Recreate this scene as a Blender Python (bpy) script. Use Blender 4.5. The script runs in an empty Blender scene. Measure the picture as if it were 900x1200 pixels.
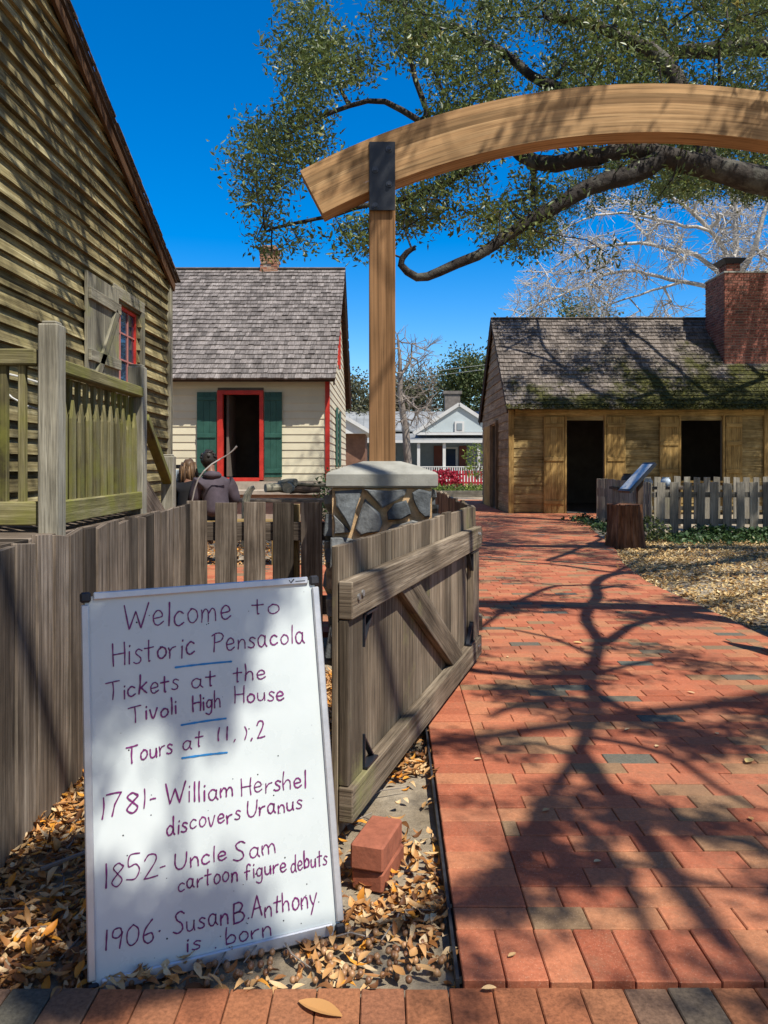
import bpy, math, random
import numpy as np
from mathutils import Vector, Matrix, noise as mnoise

random.seed(7)
np.random.seed(7)
R = math.radians
C = bpy.context.scene.collection
scene = bpy.context.scene

# ------------------------------------------------------------------ camera, sky, sun, exposure
EYE = 1.25            # camera height
HZ = 545.0            # horizon row in the 900x1200 photograph
F = 900.0             # focal length in those pixels
cam_d = bpy.data.cameras.new('camera')
cam_d.sensor_fit = 'VERTICAL'
cam_d.sensor_height = 36.0
cam_d.lens = 36.0 * F / 1200.0
cam_d.shift_y = -(600.0 - HZ) / 1200.0
cam_d.clip_start = 0.05
cam_d.clip_end = 900
cam = bpy.data.objects.new('camera', cam_d)
cam.location = (0, 0, EYE)
cam.rotation_euler = (R(90), 0, 0)
C.objects.link(cam)
scene.camera = cam

SUN_EL, SUN_AZ = 58.0, 42.0     # behind the camera, to the right
S = Vector((math.sin(R(SUN_AZ)) * math.cos(R(SUN_EL)), -math.cos(R(SUN_AZ)) * math.cos(R(SUN_EL)), math.sin(R(SUN_EL))))
world = bpy.data.worlds.new('World')
scene.world = world
world.use_nodes = True
wn, wl = world.node_tree.nodes, world.node_tree.links
wn.clear()
wo = wn.new('ShaderNodeOutputWorld')
wb = wn.new('ShaderNodeBackground')
sky = wn.new('ShaderNodeTexSky')
sky.sky_type = 'NISHITA'
sky.sun_disc = False
sky.sun_elevation = R(SUN_EL)
sky.sun_rotation = math.atan2(S.x, S.y)
sky.air_density = 1.0
sky.dust_density = 0.2
sky.ozone_density = 3.0
hs = wn.new('ShaderNodeHueSaturation')
hs.inputs['Hue'].default_value = 0.507
hs.inputs['Saturation'].default_value = 1.56
hs.inputs['Value'].default_value = 1.3
wb.inputs['Strength'].default_value = 0.105
wl.new(sky.outputs[0], hs.inputs['Color'])
# white clouds added out of view behind the camera to neutralise blue ambient light
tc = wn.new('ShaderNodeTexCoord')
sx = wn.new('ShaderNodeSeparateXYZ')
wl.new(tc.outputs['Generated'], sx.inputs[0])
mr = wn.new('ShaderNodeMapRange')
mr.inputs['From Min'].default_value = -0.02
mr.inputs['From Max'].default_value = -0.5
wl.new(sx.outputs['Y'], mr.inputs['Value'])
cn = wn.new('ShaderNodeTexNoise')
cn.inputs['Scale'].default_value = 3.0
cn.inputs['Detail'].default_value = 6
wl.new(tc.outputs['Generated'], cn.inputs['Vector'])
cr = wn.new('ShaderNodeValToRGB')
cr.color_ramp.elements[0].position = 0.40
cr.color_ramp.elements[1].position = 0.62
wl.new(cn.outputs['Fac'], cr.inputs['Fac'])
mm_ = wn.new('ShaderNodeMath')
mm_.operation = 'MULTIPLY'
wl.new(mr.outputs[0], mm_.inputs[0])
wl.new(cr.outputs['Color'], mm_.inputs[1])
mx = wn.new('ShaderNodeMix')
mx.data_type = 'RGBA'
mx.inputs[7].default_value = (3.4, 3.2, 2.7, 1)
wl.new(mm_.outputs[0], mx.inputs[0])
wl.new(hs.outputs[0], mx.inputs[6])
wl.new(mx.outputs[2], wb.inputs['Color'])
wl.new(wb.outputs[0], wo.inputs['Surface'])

sd = bpy.data.lights.new('sun', 'SUN')
sd.energy = 5.0
sd.angle = R(0.55)
sd.color = (1.0, 0.95, 0.86)
sun = bpy.data.objects.new('sun', sd)
sun.rotation_euler = S.to_track_quat('Z', 'Y').to_euler()
sun.location = (0, 0, 30)
C.objects.link(sun)

scene.view_settings.view_transform = 'Standard'
scene.view_settings.look = 'None'
scene.view_settings.gamma = 1.0
scene.view_settings.exposure = 0.42
scene.view_settings.use_curve_mapping = False
scene.cycles.max_bounces = 6
scene.cycles.diffuse_bounces = 4
scene.cycles.transparent_max_bounces = 6


def P(px, py, d):
    """a point at distance d seen at a pixel of the photograph"""
    return Vector(((px - 450.0) / F * d, d, EYE + (HZ - py) / F * d))


def G(px, py, z=0.0):
    d = (EYE - z) * F / (py - HZ)
    return Vector(((px - 450.0) / F * d, d, z))


# ------------------------------------------------------------------ mesh builder
class MB:
    def __init__(self):
        self.v, self.f, self.uv, self.t = [], [], [], []

    def poly(self, pts, uvs=None, tint=None):
        n = len(self.v)
        self.v.extend([tuple(p) for p in pts])
        self.f.append(tuple(range(n, n + len(pts))))
        if uvs is None:
            uvs = [(p[0], p[1] + p[2]) for p in pts]
        self.uv.extend(uvs)
        self.t.append(random.random() if tint is None else tint)

    def raw(self, verts, faces, tint=None, uvs=None):
        n = len(self.v)
        self.v.extend([tuple(p) for p in verts])
        t = random.random() if tint is None else tint
        ou, ov = random.random() * 9, random.random() * 9
        for f in faces:
            self.f.append(tuple(i + n for i in f))
            for i in f:
                if uvs is not None:
                    self.uv.append(uvs[i])
                else:
                    p = verts[i]
                    self.uv.append((p[2] + ou, p[0] + p[1] + ov))
            self.t.append(t)

    def box(self, c, s, M=None, g=None, ch=0.0, tint=None, taper=None):
        """box centred at c, full size s, rotated by M (3x3), grain axis g, chamfer ch"""
        c = Vector(c)
        hx, hy, hz = s[0] / 2, s[1] / 2, s[2] / 2
        if g is None:
            g = max(range(3), key=lambda i: s[i])
        ou, ov = random.random() * 20, random.random() * 20
        t = random.random() if tint is None else tint
        h = (hx, hy, hz)
        verts, faces = [], []
        if ch <= 0:
            for x in (-1, 1):
                for y in (-1, 1):
                    for z in (-1, 1):
                        verts.append(Vector((x * hx, y * hy, z * hz)))
            faces = [(0, 1, 3, 2), (4, 6, 7, 5), (0, 4, 5, 1), (2, 3, 7, 6), (0, 2, 6, 4), (1, 5, 7, 3)]
        else:
            ch = min(ch, 0.45 * min(s))
            idx = {}
            for x in (-1, 1):
                for y in (-1, 1):
                    for z in (-1, 1):
                        for a in range(3):
                            sg = (x, y, z)
                            idx[(x, y, z, a)] = len(verts)
                            verts.append(Vector([sg[i] * (h[i] if i == a else h[i] - ch) for i in range(3)]))
            for a in range(3):
                b, d = (a + 1) % 3, (a + 2) % 3
                for sa in (-1, 1):
                    loop = []
                    for sb, sdd in ((-1, -1), (1, -1), (1, 1), (-1, 1)):
                        k = [0, 0, 0]
                        k[a], k[b], k[d] = sa, sb, sdd
                        loop.append(idx[(*k, a)])
                    faces.append(tuple(loop if sa > 0 else loop[::-1]))
                for sb in (-1, 1):
                    for sdd in (-1, 1):
                        k0 = [0, 0, 0]; k1 = [0, 0, 0]
                        k0[a], k0[b], k0[d] = -1, sb, sdd
                        k1[a], k1[b], k1[d] = 1, sb, sdd
                        loop = [idx[(*k0, b)], idx[(*k1, b)], idx[(*k1, d)], idx[(*k0, d)]]
                        faces.append(tuple(loop if sb * sdd > 0 else loop[::-1]))
            for x in (-1, 1):
                for y in (-1, 1):
                    for z in (-1, 1):
                        loop = [idx[(x, y, z, a)] for a in range(3)]
                        faces.append(tuple(loop if x * y * z > 0 else loop[::-1]))
        n = len(self.v)
        loc = [v.copy() for v in verts]
        if taper:
            for v in verts:
                taper(v)
        for v in verts:
            q = (M @ v) if M is not None else v
            self.v.append((q.x + c.x, q.y + c.y, q.z + c.z))
        for f in faces:
            self.f.append(tuple(i + n for i in f))
            e1 = loc[f[1]] - loc[f[0]]
            e2 = loc[f[2]] - loc[f[0]]
            nn = e1.cross(e2)
            ax = max(range(3), key=lambda i: abs(nn[i]))
            if ax == g:
                a, b = [i for i in range(3) if i != g]
                k = 0.25
            else:
                a = g
                b = [i for i in range(3) if i != g and i != ax][0]
                k = 1.0
            for i in f:
                p = loc[i]
                self.uv.append((p[a] * k + ou, p[b] + ov + ax * 3.3))
            self.t.append(t)

    def beam(self, p0, p1, w, h, up=(0, 0, 1), ch=0.0, tint=None):
        """a bar from p0 to p1, w across, h along 'up'"""
        p0, p1 = Vector(p0), Vector(p1)
        d = p1 - p0
        L = d.length
        x = d / L
        z = Vector(up)
        z = (z - x * z.dot(x)).normalized()
        y = z.cross(x)
        M = Matrix((x, y, z)).transposed()
        self.box((p0 + p1) / 2, (L, w, h), M, 0, ch, tint)

    def tube(self, pts, rad, n=8, cap=True, tint=None):
        pts = [Vector(p) for p in pts]
        if not hasattr(rad, '__len__'):
            rad = [rad] * len(pts)
        base = len(self.v)
        t = random.random() if tint is None else tint
        prev = None
        L = 0
        us = []
        for i, p in enumerate(pts):
            if i == 0:
                d = pts[1] - pts[0]
            elif i == len(pts) - 1:
                d = pts[-1] - pts[-2]
            else:
                d = pts[i + 1] - pts[i - 1]
            d.normalize()
            if prev is None:
                a = Vector((0, 0, 1)) if abs(d.z) < 0.9 else Vector((1, 0, 0))
            else:
                a = prev
            a = (a - d * a.dot(d))
            a.normalize()
            prev = a
            b = d.cross(a)
            if i:
                L += (p - pts[i - 1]).length
            us.append(L)
            for k in range(n):
                an = 2 * math.pi * k / n
                q = p + (a * math.cos(an) + b * math.sin(an)) * rad[i]
                self.v.append((q.x, q.y, q.z))
        for i in range(len(pts) - 1):
            for k in range(n):
                k2 = (k + 1) % n
                self.f.append((base + i * n + k, base + i * n + k2, base + (i + 1) * n + k2, base + (i + 1) * n + k))
                v0, v1 = rad[i] * 6.28 * k / n, rad[i] * 6.28 * (k + 1) / n
                self.uv.extend([(us[i], v0), (us[i], v1), (us[i + 1], v1), (us[i + 1], v0)])
                self.t.append(t)
        if cap:
            for i, rev in ((0, True), (len(pts) - 1, False)):
                loop = [base + i * n + k for k in range(n)]
                self.f.append(tuple(loop[::-1] if rev else loop))
                self.uv.extend([(0.1 * math.cos(k), 0.1 * math.sin(k)) for k in range(n)])
                self.t.append(t)

    def build(self, name, mat, parent=None, smooth=False):
        off = Vector((0, 0, 0))
        p = parent
        while p is not None:
            off += Vector(p.location)
            p = p.parent
        me = bpy.data.meshes.new(name)
        v = np.array(self.v, dtype=np.float64).reshape(-1, 3) - np.array(off)
        me.from_pydata(v.tolist(), [], self.f)
        uvl = me.uv_layers.new(name='UVMap')
        uvl.data.foreach_set('uv', np.array(self.uv, dtype=np.float32).ravel())
        at = me.attributes.new('tint', 'FLOAT', 'FACE')
        at.data.foreach_set('value', np.array(self.t, dtype=np.float32))
        if smooth:
            me.polygons.foreach_set('use_smooth', [True] * len(me.polygons))
        me.materials.append(mat)
        o = bpy.data.objects.new(name, me)
        C.objects.link(o)
        if parent is not None:
            o.parent = parent
        return o


def thing(name, label, cat, loc=(0, 0, 0), group=None):
    o = bpy.data.objects.new(name, None)
    o.empty_display_size = 0.1
    C.objects.link(o)
    o.location = loc
    o['label'] = label
    o['category'] = cat
    if group:
        o['group'] = group
    return o


def tag(o, label, cat, group=None, kind=None):
    o['label'] = label
    o['category'] = cat
    if group:
        o['group'] = group
    if kind:
        o['kind'] = kind
    return o


def struct(o):
    o['kind'] = 'structure'
    return o


# ------------------------------------------------------------------ materials
class NT:
    def __init__(self, name):
        m = bpy.data.materials.new(name)
        m.use_nodes = True
        self.m = m
        self.n = m.node_tree.nodes
        self.l = m.node_tree.links
        self.b = self.n['Principled BSDF']
        self.out = self.n['Material Output']

    def node(self, t, **kw):
        nd = self.n.new(t)
        for k, v in kw.items():
            if k in nd.inputs.keys():
                nd.inputs[k].default_value = v
            else:
                setattr(nd, k, v)
        return nd

    def link(self, a, b):
        self.l.new(a, b)

    def noise(self, vec, scale, detail=4, rough=0.55):
        nd = self.n.new('ShaderNodeTexNoise')
        nd.inputs['Scale'].default_value = scale
        nd.inputs['Detail'].default_value = detail
        nd.inputs['Roughness'].default_value = rough
        if vec is not None:
            self.l.new(vec, nd.inputs['Vector'])
        return nd.outputs['Fac']

    def ramp(self, fac, stops, interp='LINEAR'):
        nd = self.n.new('ShaderNodeValToRGB')
        cr = nd.color_ramp
        cr.interpolation = interp
        while len(cr.elements) > 1:
            cr.elements.remove(cr.elements[-1])
        for i, (p, c) in enumerate(stops):
            e = cr.elements[0] if i == 0 else cr.elements.new(p)
            e.position = p
            e.color = (*c, 1) if len(c) == 3 else c
        self.l.new(fac, nd.inputs['Fac'])
        return nd.outputs['Color']

    def mix(self, fac, a, b, mode='MIX'):
        nd = self.n.new('ShaderNodeMix')
        nd.data_type = 'RGBA'
        nd.blend_type = mode
        for s, v in ((nd.inputs[0], fac), (nd.inputs[6], a), (nd.inputs[7], b)):
            if hasattr(v, 'links') or hasattr(v, 'is_linked'):
                self.l.new(v, s)
            elif isinstance(v, (int, float)):
                s.default_value = v
            else:
                s.default_value = (*v, 1) if len(v) == 3 else v
        return nd.outputs[2]

    def mathn(self, op, a, b=None):
        nd = self.n.new('ShaderNodeMath')
        nd.operation = op
        for i, v in enumerate((a, b)):
            if v is None:
                continue
            if isinstance(v, (int, float)):
                nd.inputs[i].default_value = v
            else:
                self.l.new(v, nd.inputs[i])
        return nd.outputs[0]

    def tint(self):
        nd = self.n.new('ShaderNodeAttribute')
        nd.attribute_name = 'tint'
        return nd.outputs['Fac']

    def uv(self, sx=1, sy=1):
        t = self.n.new('ShaderNodeUVMap')
        mp = self.n.new('ShaderNodeMapping')
        mp.inputs['Scale'].default_value = (sx, sy, 1)
        self.l.new(t.outputs[0], mp.inputs['Vector'])
        return mp.outputs[0]

    def pos(self):
        return self.n.new('ShaderNodeNewGeometry').outputs['Position']

    def bump(self, h, strength, dist=0.01, prev=None):
        nd = self.n.new('ShaderNodeBump')
        nd.inputs['Strength'].default_value = strength
        nd.inputs['Distance'].default_value = dist
        self.l.new(h, nd.inputs['Height'])
        if prev is not None:
            self.l.new(prev, nd.inputs['Normal'])
        self.l.new(nd.outputs[0], self.b.inputs['Normal'])
        return nd.outputs[0]

    def done(self, col, rough=0.85, spec=0.25):
        if hasattr(col, 'is_linked'):
            self.l.new(col, self.b.inputs['Base Color'])
        else:
            self.b.inputs['Base Color'].default_value = (*col, 1)
        if hasattr(rough, 'is_linked'):
            self.l.new(rough, self.b.inputs['Roughness'])
        else:
            self.b.inputs['Roughness'].default_value = rough
        self.b.inputs['Specular IOR Level'].default_value = spec
        return self.m


def wood(name, dark, mid, light, grain=(1.6, 55), bump=0.5, moss=None, moss_amt=0.5, saw=0.0, stain=0.35, tvar=0.45):
    t = NT(name)
    g1 = t.noise(t.uv(grain[0], grain[1]), 1.0, 6, 0.6)
    g2 = t.noise(t.uv(grain[0] * 0.6, grain[1] * 0.22), 1.0, 3, 0.5)
    gm = t.mathn('ADD', t.mathn('MULTIPLY', g1, 0.6), t.mathn('MULTIPLY', g2, 0.4))
    col = t.ramp(gm, [(0.3, dark), (0.5, mid), (0.7, light)])
    ti = t.tint()
    tv = t.ramp(ti, [(0, (1 - tvar,) * 3), (0.5, (1, 1, 1)), (1, (1 + tvar * 0.6,) * 3)])
    col = t.mix(1.0, col, tv, 'MULTIPLY')
    g3 = t.noise(t.uv(grain[0] * 3.2, grain[1] * 3.0), 1.0, 3, 0.6)
    col = t.mix(1.0, col, t.ramp(g3, [(0.32, (.52,) * 3), (0.5, (1, 1, 1)), (0.7, (1.22,) * 3)]), 'MULTIPLY')
    pn = t.noise(t.pos(), 2.3, 5, 0.6)
    st = t.ramp(pn, [(0.3, (1 - stain,) * 3), (0.6, (1, 1, 1))])
    col = t.mix(1.0, col, st, 'MULTIPLY')
    if moss:
        mn = t.noise(t.pos(), 1.9, 6, 0.7)
        mf = t.ramp(mn, [(0.62 - 0.3 * moss_amt, (0, 0, 0)), (0.78 - 0.2 * moss_amt, (1, 1, 1))])
        mf = t.mathn('MULTIPLY', mf, 0.85)
        col = t.mix(mf, col, moss)
    h = g1
    if saw:
        sw = t.n.new('ShaderNodeTexWave')
        sw.wave_type = 'BANDS'
        sw.bands_direction = 'X'
        sw.inputs['Scale'].default_value = 11
        sw.inputs['Distortion'].default_value = 3.5
        sw.inputs['Detail'].default_value = 2
        t.link(t.uv(1, 0.6), sw.inputs['Vector'])
        h = t.mathn('ADD', g1, t.mathn('MULTIPLY', sw.outputs['Fac'], saw))
        col = t.mix(t.mathn('MULTIPLY', sw.outputs['Fac'], 0.28 * saw), col, tuple(c * 1.5 for c in light))
    t.bump(h, bump, 0.006)
    return t.done(col, 0.88, 0.15)


def paint(name, col, var=0.12, rough=0.6, spec=0.3, scale=3.0, bump=0.08, dirt=None, dirt_amt=0.3, tvar=0.1, metal=0.0):
    t = NT(name)
    n1 = t.noise(t.pos(), scale, 6, 0.65)
    lo = tuple(c * (1 - var * 1.5) for c in col)
    hi = tuple(min(1, c * (1 + var)) for c in col)
    c = t.ramp(n1, [(0.3, lo), (0.7, hi)])
    tv = t.ramp(t.tint(), [(0, (1 - tvar,) * 3), (1, (1 + tvar * 0.5,) * 3)])
    c = t.mix(1.0, c, tv, 'MULTIPLY')
    if dirt:
        n2 = t.noise(t.pos(), scale * 2.7, 8, 0.75)
        df = t.ramp(n2, [(0.5, (0, 0, 0)), (0.75, (dirt_amt,) * 3)])
        c = t.mix(df, c, dirt)
    n3 = t.noise(t.pos(), scale * 14, 3, 0.5)
    t.bump(n3, bump, 0.004)
    r = t.ramp(n1, [(0.3, (rough * 0.85,) * 3), (0.7, (min(1, rough * 1.15),) * 3)])
    t.b.inputs['Metallic'].default_value = metal
    return t.done(c, r, spec)


def tinted(name, stops, rough=0.8, nscale=40, nvar=0.3, bump=0.3, interp='LINEAR', spec=0.25, bdist=0.004, extra=None):
    t = NT(name)
    c = t.ramp(t.tint(), stops, interp)
    n = t.noise(t.pos(), nscale, 6, 0.7)
    nv = t.ramp(n, [(0.25, (1 - nvar,) * 3), (0.75, (1 + nvar * 0.7,) * 3)])
    c = t.mix(1.0, c, nv, 'MULTIPLY')
    if extra:
        n2 = t.noise(t.pos(), extra[0], 5, 0.65)
        c = t.mix(t.ramp(n2, [(extra[2], (0, 0, 0)), (extra[3], (extra[4],) * 3)]), c, extra[1])
    t.bump(n, bump, bdist)
    return t.done(c, rough, spec)


def foliage(name, stops, trans=0.35, rough=0.5, spec=0.35):
    t = NT(name)
    c = t.ramp(t.tint(), stops)
    t.done(c, rough, spec)
    tr = t.n.new('ShaderNodeBsdfTranslucent')
    t.link(c, tr.inputs['Color'])
    mx = t.n.new('ShaderNodeMixShader')
    mx.inputs[0].default_value = trans
    t.link(t.b.outputs[0], mx.inputs[1])
    t.link(tr.outputs[0], mx.inputs[2])
    t.link(mx.outputs[0], t.out.inputs['Surface'])
    return t.m


def mat_paver():
    t = NT('paver_brick')
    p = t.pos()
    c = t.ramp(t.tint(), [(0.0, (.30, .085, .042)), (0.25, (.37, .11, .055)), (0.5, (.41, .132, .066)), (0.72, (.43, .16, .078)), (0.86, (.35, .165, .08)),
                          (0.94, (.25, .15, .078)), (0.975, (.17, .128, .08)), (0.99, (.10, .105, .085)), (1.0, (.085, .095, .08))])
    n1 = t.noise(p, 75, 7, 0.75)
    n2 = t.noise(p, 300, 2, 0.5)
    n3 = t.noise(p, 7, 7, 0.75)
    n4 = t.noise(p, 1.1, 7, 0.7)
    c = t.mix(1.0, c, t.ramp(n1, [(0.25, (.66,) * 3), (0.5, (1,) * 3), (0.75, (1.28,) * 3)]), 'MULTIPLY')
    c = t.mix(t.ramp(n2, [(0.62, (0, 0, 0)), (0.72, (.5,) * 3)]), c, (.52, .38, .26))
    c = t.mix(t.ramp(n3, [(0.52, (0, 0, 0)), (0.75, (.6,) * 3)]), c, (.20, .115, .065))
    c = t.mix(t.ramp(n4, [(0.50, (0, 0, 0)), (0.72, (.5,) * 3)]), c, (.17, .11, .07))
    nb = t.bump(n3, 0.5, 0.006)
    t.bump(n1, 0.55, 0.003, nb)
    return t.done(c, 0.88, 0.2)


M_brick = mat_paver()
M_strip = tinted('walk_brick', [(0.0, (.27, .09, .04)), (0.5, (.31, .125, .055)), (0.74, (.25, .10, .05)), (0.82, (.12, .10, .07)), (1.0, (.075, .078, .065))],
                 rough=0.85, nscale=90, nvar=0.55, bump=0.5)
M_joint = tinted('joint_sand', [(0, (.10, .055, .04)), (1, (.13, .075, .05))], rough=0.95)
M_chim = tinted('chimney_brick', [(0, (.15, .05, .036)), (0.5, (.24, .08, .055)), (0.85, (.30, .12, .085)), (1, (.10, .05, .04))], nscale=25, nvar=0.35)
M_mortar = paint('lime_mortar', (.40, .33, .28), 0.25, 0.95, 0.1, 12)
M_oldbrick = tinted('old_chimney_brick', [(0, (.26, .10, .06)), (0.5, (.36, .17, .10)), (1, (.38, .27, .18))], nscale=12, nvar=0.5)

M_fence = wood('weathered_fence', (.038, .028, .02), (.155, .12, .09), (.36, .30, .235), bump=0.8, saw=0.0, tvar=0.75, stain=.55)
M_gate = wood('weathered_gate', (.06, .043, .028), (.205, .158, .108), (.40, .33, .24), bump=0.8, saw=0.0, tvar=0.5, stain=.45, moss=(.23, .22, .09), moss_amt=0.12)
M_siding = wood('mossy_siding', (.07, .052, .022), (.27, .22, .105), (.58, .51, .29), grain=(1.1, 40), bump=0.8, moss=(.25, .215, .09), moss_amt=0.22, stain=0.6, tvar=0.5)
M_trim_old = wood('grey_trim', (.10, .09, .065), (.25, .23, .17), (.42, .39, .29), moss=(.24, .24, .10), moss_amt=0.3, bump=0.7)
M_rail = wood('mossy_rail', (.07, .06, .028), (.20, .175, .085), (.36, .32, .19), moss=(.19, .19, .04), moss_amt=0.6, bump=0.6)
M_post_old = wood('grey_post', (.14, .125, .095), (.31, .285, .22), (.48, .45, .37), bump=0.8, tvar=0.15)
M_arch = wood('new_cedar', (.30, .165, .075), (.44, .265, .125), (.54, .355, .18), grain=(0.45, 18), bump=0.2, stain=0.25, tvar=0.3)
M_postnew = wood('new_post', (.17, .09, .04), (.28, .152, .07), (.37, .215, .105), grain=(0.45, 24), bump=0.2, stain=0.2, tvar=0.1)
M_ochre = wood('ochre_siding', (.14, .088, .032), (.36, .25, .10), (.56, .42, .20), grain=(1.2, 30), bump=0.5, stain=0.55, tvar=0.25)
M_ochre_door = wood('ochre_shutter', (.17, .095, .03), (.40, .25, .085), (.56, .38, .15), grain=(1.2, 30), bump=0.4, stain=0.45, tvar=0.15)
M_brown_siding = wood('brown_siding', (.10, .07, .045), (.26, .19, .125), (.42, .33, .22), grain=(1.2, 30), bump=0.6, tvar=0.25)
M_darkwood = wood('dark_timber', (.04, .028, .02), (.085, .06, .045), (.14, .10, .075), bump=0.5)
M_brownrake = wood('brown_rake', (.04, .022, .012), (.10, .052, .026), (.16, .09, .045), bump=0.4)
M_picket = wood('grey_picket', (.10, .09, .07), (.26, .235, .19), (.42, .39, .32), bump=0.7, tvar=0.35, moss=(.2, .19, .10), moss_amt=0.15)
M_stump = wood('stump_bark', (.035, .017, .01), (.15, .068, .034), (.34, .19, .115), grain=(1.4, 14), bump=1.0, stain=.5)
M_shingle = wood('grey_shingle', (.09, .075, .068), (.20, .174, .158), (.36, .325, .30), grain=(4, 70), bump=0.6, stain=0.3, tvar=0.38)
M_cream = paint('cream_paint', (.66, .60, .43), 0.06, 0.6, 0.3, 1.5, 0.05, dirt=(.45, .38, .25), dirt_amt=0.2, tvar=0.07)
M_red = paint('red_paint', (.52, .035, .022), 0.15, 0.5, 0.4, 6)
M_pinkish = paint('faded_red_muntin', (.50, .20, .17), 0.15, 0.5, 0.4, 6)
M_green = paint('green_shutter_paint', (.028, .095, .07), 0.2, 0.5, 0.4, 4)
M_concrete = paint('cast_concrete', (.31, .305, .265), 0.16, 0.9, 0.2, 7, 0.3, dirt=(.25, .24, .20), dirt_amt=0.5)
M_foundation = paint('pale_foundation', (.40, .34, .27), 0.2, 0.9, 0.2, 4, 0.3, dirt=(.2, .17, .13), dirt_amt=0.5)
M_steel = paint('black_powder_steel', (.014, .017, .024), 0.2, 0.42, 0.5, 20, 0.05)
M_darkbolt = paint('dark_bolt', (.07, .075, .085), 0.3, 0.35, 0.6, 30, 0.1, metal=0.6)
M_bolt = paint('galvanised_bolt', (.42, .42, .40), 0.2, 0.45, 0.5, 30, 0.1, metal=0.8)
M_alu = paint('aluminium_frame', (.56, .57, .58), 0.08, 0.42, 0.5, 20, 0.03, metal=0.55)
M_black = paint('black_plastic', (.018, .018, .022), 0.1, 0.5, 0.4, 20)
M_ink = paint('purple_marker', (.17, .022, .13), 0.25, 0.5, 0.3, 60, 0)
M_blue = paint('blue_marker', (.02, .21, .50), 0.15, 0.5, 0.3, 60, 0)
M_edging = paint('black_edging', (.025, .026, .03), 0.3, 0.6, 0.4, 20)
M_white = paint('white_paint', (.58, .58, .56), 0.06, 0.6, 0.3, 2)
M_bluehouse = paint('pale_blue_siding', (.42, .48, .49), 0.06, 0.6, 0.3, 1)
M_metalroof = paint('pale_metal_roof', (.24, .25, .25), 0.2, 0.7, 0.2, 0.8)
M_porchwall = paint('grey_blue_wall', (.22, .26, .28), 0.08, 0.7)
M_redbrown = paint('brown_red_shutter', (.16, .05, .035), 0.1, 0.6)
M_brownwall = paint('brown_wall', (.19, .10, .065), 0.2, 0.8, 0.2, 3)
M_grey = paint('grey_stack', (.17, .15, .135), 0.25, 0.9)
M_redfence = paint('red_picket_paint', (.38, .02, .035), 0.2, 0.6)
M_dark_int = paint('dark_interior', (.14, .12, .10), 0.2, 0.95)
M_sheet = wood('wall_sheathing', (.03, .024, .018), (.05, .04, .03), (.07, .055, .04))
M_glue = paint('mortar_orange', (.62, .42, .23), 0.35, 0.95, 0.1, 14, 1.0, dirt=(.30, .17, .08), dirt_amt=0.6)
M_stone = tinted('blue_flagstone', [(0, (.06, .068, .072)), (0.4, (.115, .125, .128)), (0.75, (.17, .175, .17)), (1, (.26, .20, .13))], nscale=16, nvar=0.7, bump=0.8, bdist=0.012, rough=0.7)
M_bark = tinted('oak_bark', [(0, (.022, .017, .014)), (1, (.07, .057, .046))], nscale=12, nvar=0.6, bump=1.0, bdist=0.03, extra=(3.0, (.15, .15, .12), 0.52, 0.65, 0.5))
M_palebark = tinted('pale_bark', [(0, (.36, .33, .29)), (1, (.62, .58, .52))], nscale=6, nvar=0.35, bump=0.5)
M_greybark = tinted('grey_bark', [(0, (.16, .13, .11)), (1, (.28, .24, .20))], nscale=3, nvar=0.3)
M_oakleaf = foliage('oak_leaf', [(0, (.05, .066, .018)), (0.4, (.10, .135, .036)), (0.75, (.16, .205, .052)), (0.93, (.27, .265, .075)), (1, (.36, .29, .09))], 0.35, 0.4, 0.45)
M_fargreen = foliage('far_leaf', [(0, (.035, .055, .02)), (0.6, (.085, .115, .035)), (1, (.17, .18, .06))], 0.25)
M_farolive = foliage('far_olive_leaf', [(0, (.07, .075, .04)), (0.6, (.13, .13, .07)), (1, (.22, .20, .11))], 0.25)
M_ivy = foliage('ivy_leaf', [(0, (.02, .045, .015)), (0.6, (.045, .09, .028)), (1, (.10, .16, .05))], 0.2)
M_lime = foliage('young_leaf', [(0, (.10, .16, .03)), (1, (.30, .36, .07))], 0.4)
M_flower = foliage('red_flower', [(0, (.26, .01, .025)), (1, (.48, .03, .06))], 0.3)
M_litter = foliage('dry_leaf', [(0, (.10, .04, .014)), (0.2, (.26, .105, .03)), (0.45, (.46, .23, .075)), (0.68, (.62, .40, .18)), (0.8, (.66, .50, .29)), (0.9, (.58, .22, .025)), (1, (.66, .31, .04))], 0.12, 0.55, 0.35)
M_litter_pale = foliage('pale_dry_leaf', [(0, (.20, .10, .035)), (0.25, (.44, .27, .10)), (0.6, (.66, .48, .22)), (0.85, (.74, .60, .34)), (1, (.62, .36, .10))], 0.12, 0.55, 0.35)
M_acorn = tinted('acorn', [(0, (.16, .07, .03)), (1, (.40, .22, .10))], rough=0.4, nscale=60, spec=0.5)
M_yellow = foliage('yellow_leaf', [(0, (.62, .42, .10)), (1, (.70, .55, .25))], 0.15)
M_greenleaf = foliage('green_leaf', [(0, (.16, .28, .03)), (1, (.28, .38, .05))], 0.3)
M_moss = foliage('roof_moss', [(0, (.02, .022, .006)), (0.6, (.07, .07, .016)), (1, (.20, .175, .045))], 0.1, 0.9, 0.1)
M_skin = paint('skin', (.20, .10, .065), 0.05, 0.5, 0.3, 10)
M_hoodie = paint('grey_jacket_cloth', (.085, .07, .085), 0.2, 0.85, 0.1, 9, 0.3)
M_blackcloth = paint('black_cloth', (.012, .012, .014), 0.2, 0.8, 0.2, 9, 0.3)
M_hair = tinted('brown_hair', [(0, (.05, .03, .02)), (0.6, (.11, .065, .035)), (1, (.24, .14, .07))], nscale=40, rough=0.5)
M_darkhair = tinted('dark_hair', [(0, (.012, .01, .009)), (1, (.03, .025, .022))], nscale=40, rough=0.5)
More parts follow.
